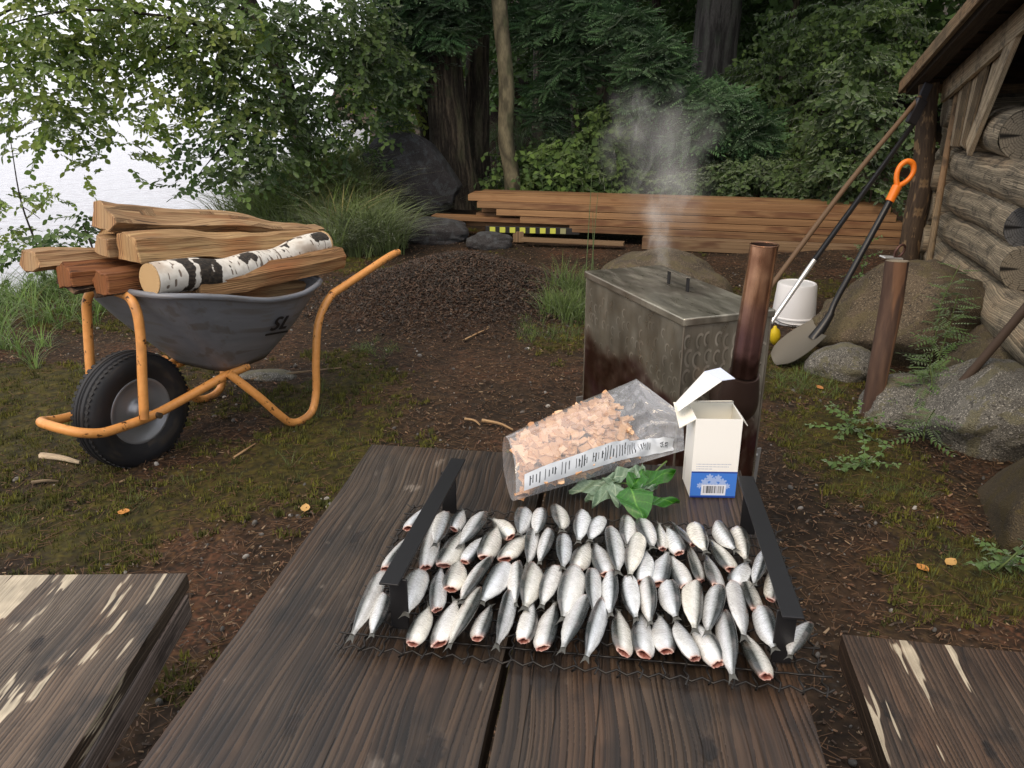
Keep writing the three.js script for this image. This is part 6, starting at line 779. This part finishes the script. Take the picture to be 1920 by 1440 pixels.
// weeds by the stones
function weed(label, px, py, z, h, n, seed, mat = leafMat, kind = 'fern') { const p = at(px, py, z), g = thing('weed', label, 'plant', [p.x, groundH(p.x, z), z], 0, 'weeds among the stones'), r = rng(seed), st = []; for (let i = 0; i <= 3; i++) st.push(V((r() - 0.5) * 0.03 * i, h * i / 3, (r() - 0.5) * 0.03 * i + 0.02 * i)); part('stem', taper(st, [0.004, 0.002], 5, {}), M({ color: lin(0.1, 0.14, 0.04), roughness: 0.7 }), g); const L = []; for (let i = 0; i < n; i++) { const t = 0.15 + 0.85 * (i / n), a = i * 2.4 + r(), c = 0.75 + r() * 0.6; L.push({ p: V(st[3].x * t, h * t, st[3].z * t), e: [(r() - 0.5) * 0.4, a, 0.5 - r() * 0.7], s: (0.5 + 0.5 * (1 - t)) * (kind === 'fern' ? 0.95 : 0.8), c: lin(0.10 * c, 0.19 * c, 0.04 * c) }); } scatter('foliage', kind === 'fern' ? PINN : LEAF.small, mat, L, g); return g; }
const PINN = pinnate(6, 0.17, 0.014);
weed('tall feathery weed in front of the brown boulder, top plant', 1745, 690, -3.3, 0.5, 40, 1); weed('feathery weed at the foot of the brown boulder', 1735, 740, -3.15, 0.26, 26, 2); weed('feathery weed left of the granite block', 1715, 800, -3.05, 0.26, 28, 3); weed('feathery weed at the foot of the rusty bar', 1725, 860, -2.85, 0.18, 18, 4); weed('tall weed growing beside the bark-covered post', 1755, 620, -3.6, 0.55, 36, 5); weed('little weed behind the shovel handle at the timber end', 1620, 470, -4.6, 0.5, 14, 6, leafMat, 'leaf'); weed('single broad-leaved seedling in the open soil', 1610, 905, -2.6, 0.07, 7, 7, leafMat, 'leaf'); weed('small leafy seedling below the mossy boulder', 1865, 1060, -1.95, 0.09, 8, 8, leafMat, 'leaf'); weed('small weed right of the stake base', 1585, 815, -2.95, 0.12, 9, 9, leafMat, 'leaf');
// tall thin stems by the smoker, fallen leaves, twigs
{
  const g = thing('reed_stems', 'few tall thin green stems rising behind the smoker corner', 'stems', [at(1104, 500, -5.6).x, 0, -5.6]); const rm = M({ color: lin(0.10, 0.15, 0.06), roughness: 0.7 }); for (const [dx, hh, l] of [[-0.02, 0.78, 0.02], [0.015, 0.62, 0.03], [0.035, 0.5, -0.02]]) part('stem', taper([V(dx, 0, 0), V(dx + l * 0.5, hh * 0.5, 0), V(dx + l, hh, 0)], [0.004, 0.0015], 5, {}), rm, g);
  const leafM = [[0.5, 0.22, 0.05], [0.5, 0.3, 0.1], [0.42, 0.18, 0.05]].map((c) => M({ color: lin(...c), roughness: 0.6, side: THREE.DoubleSide })), lgm = leafGeo(0.042, 0.032, 0.25, -0.1), spots = [[235, 962, 'orange fallen leaf before the wheelbarrow'], [586, 961, 'orange fallen leaf left of the table corner'], [1540, 1350, 'yellow fallen leaf between the table and the right-hand bench'], [1735, 1058, 'pale fallen leaf in the open soil right of the rack'], [1790, 1060, 'second pale fallen leaf farther right in the soil'], [1555, 725, 'yellow fallen leaf near the stake']];
  spots.forEach(([px, py, label], i) => { const a = at(px, py, -1), t = (0.02 - EYE) / (a.y - EYE), x = a.x * t, z = -t, o = solo('fallen_leaf', lgm, leafM[i % 3], label, 'leaf', 'fallen leaves on the ground'); o.position.set(x - 0.025, groundH(x, z) + 0.016, z); o.rotation.set(0.1, i * 1.7, 0.05); if (i === 2) o.scale.setScalar(0.8); });
  const tw = [[[872, 785], [900, 797], 0.006, 'short pale splinter of wood beyond the table'], [[905, 788], [962, 806], 0.008, 'long pale splinter of wood beyond the table'], [[438, 858], [478, 832], 0.005, 'pale twig in the moss right of the wheel'], [[866, 583], [915, 550], 0.006, 'pale stick lying on the bark heap'], [[78, 855], [150, 868], 0.014, 'grey stick in the moss left of the wheel'], [[470, 712], [640, 690], 0.007, 'dark root behind the wheelbarrow leg'], [[60, 905], [110, 902], 0.007, 'short brown stick at the left edge'], [[1025, 540], [1012, 500], 0.006, 'reddish stick on the right of the bark heap']];
  tw.forEach(([p, q, r, label], i) => { const G = (px, py) => { const a = at(px, py, -1); let t = -EYE / (a.y - EYE), x = a.x * t, z = -t; t = (groundH(x, z) + 0.015 - EYE) / (a.y - EYE); x = a.x * t; z = -t; return V(x, groundH(x, z) + 0.015, z); }; const A = G(...p), B = G(...q); solo('twig', taper([A, A.clone().lerp(B, 0.5).add(V(0.01, 0.008, 0.006)), B], [r, r * 0.8, r * 0.5], 7, { amp: 0.15 }), i < 4 ? splitMat : i === 4 ? greyBoard : oldBoard, label, 'stick', 'sticks on the ground'); });
}

renderer.render(scene, camera);
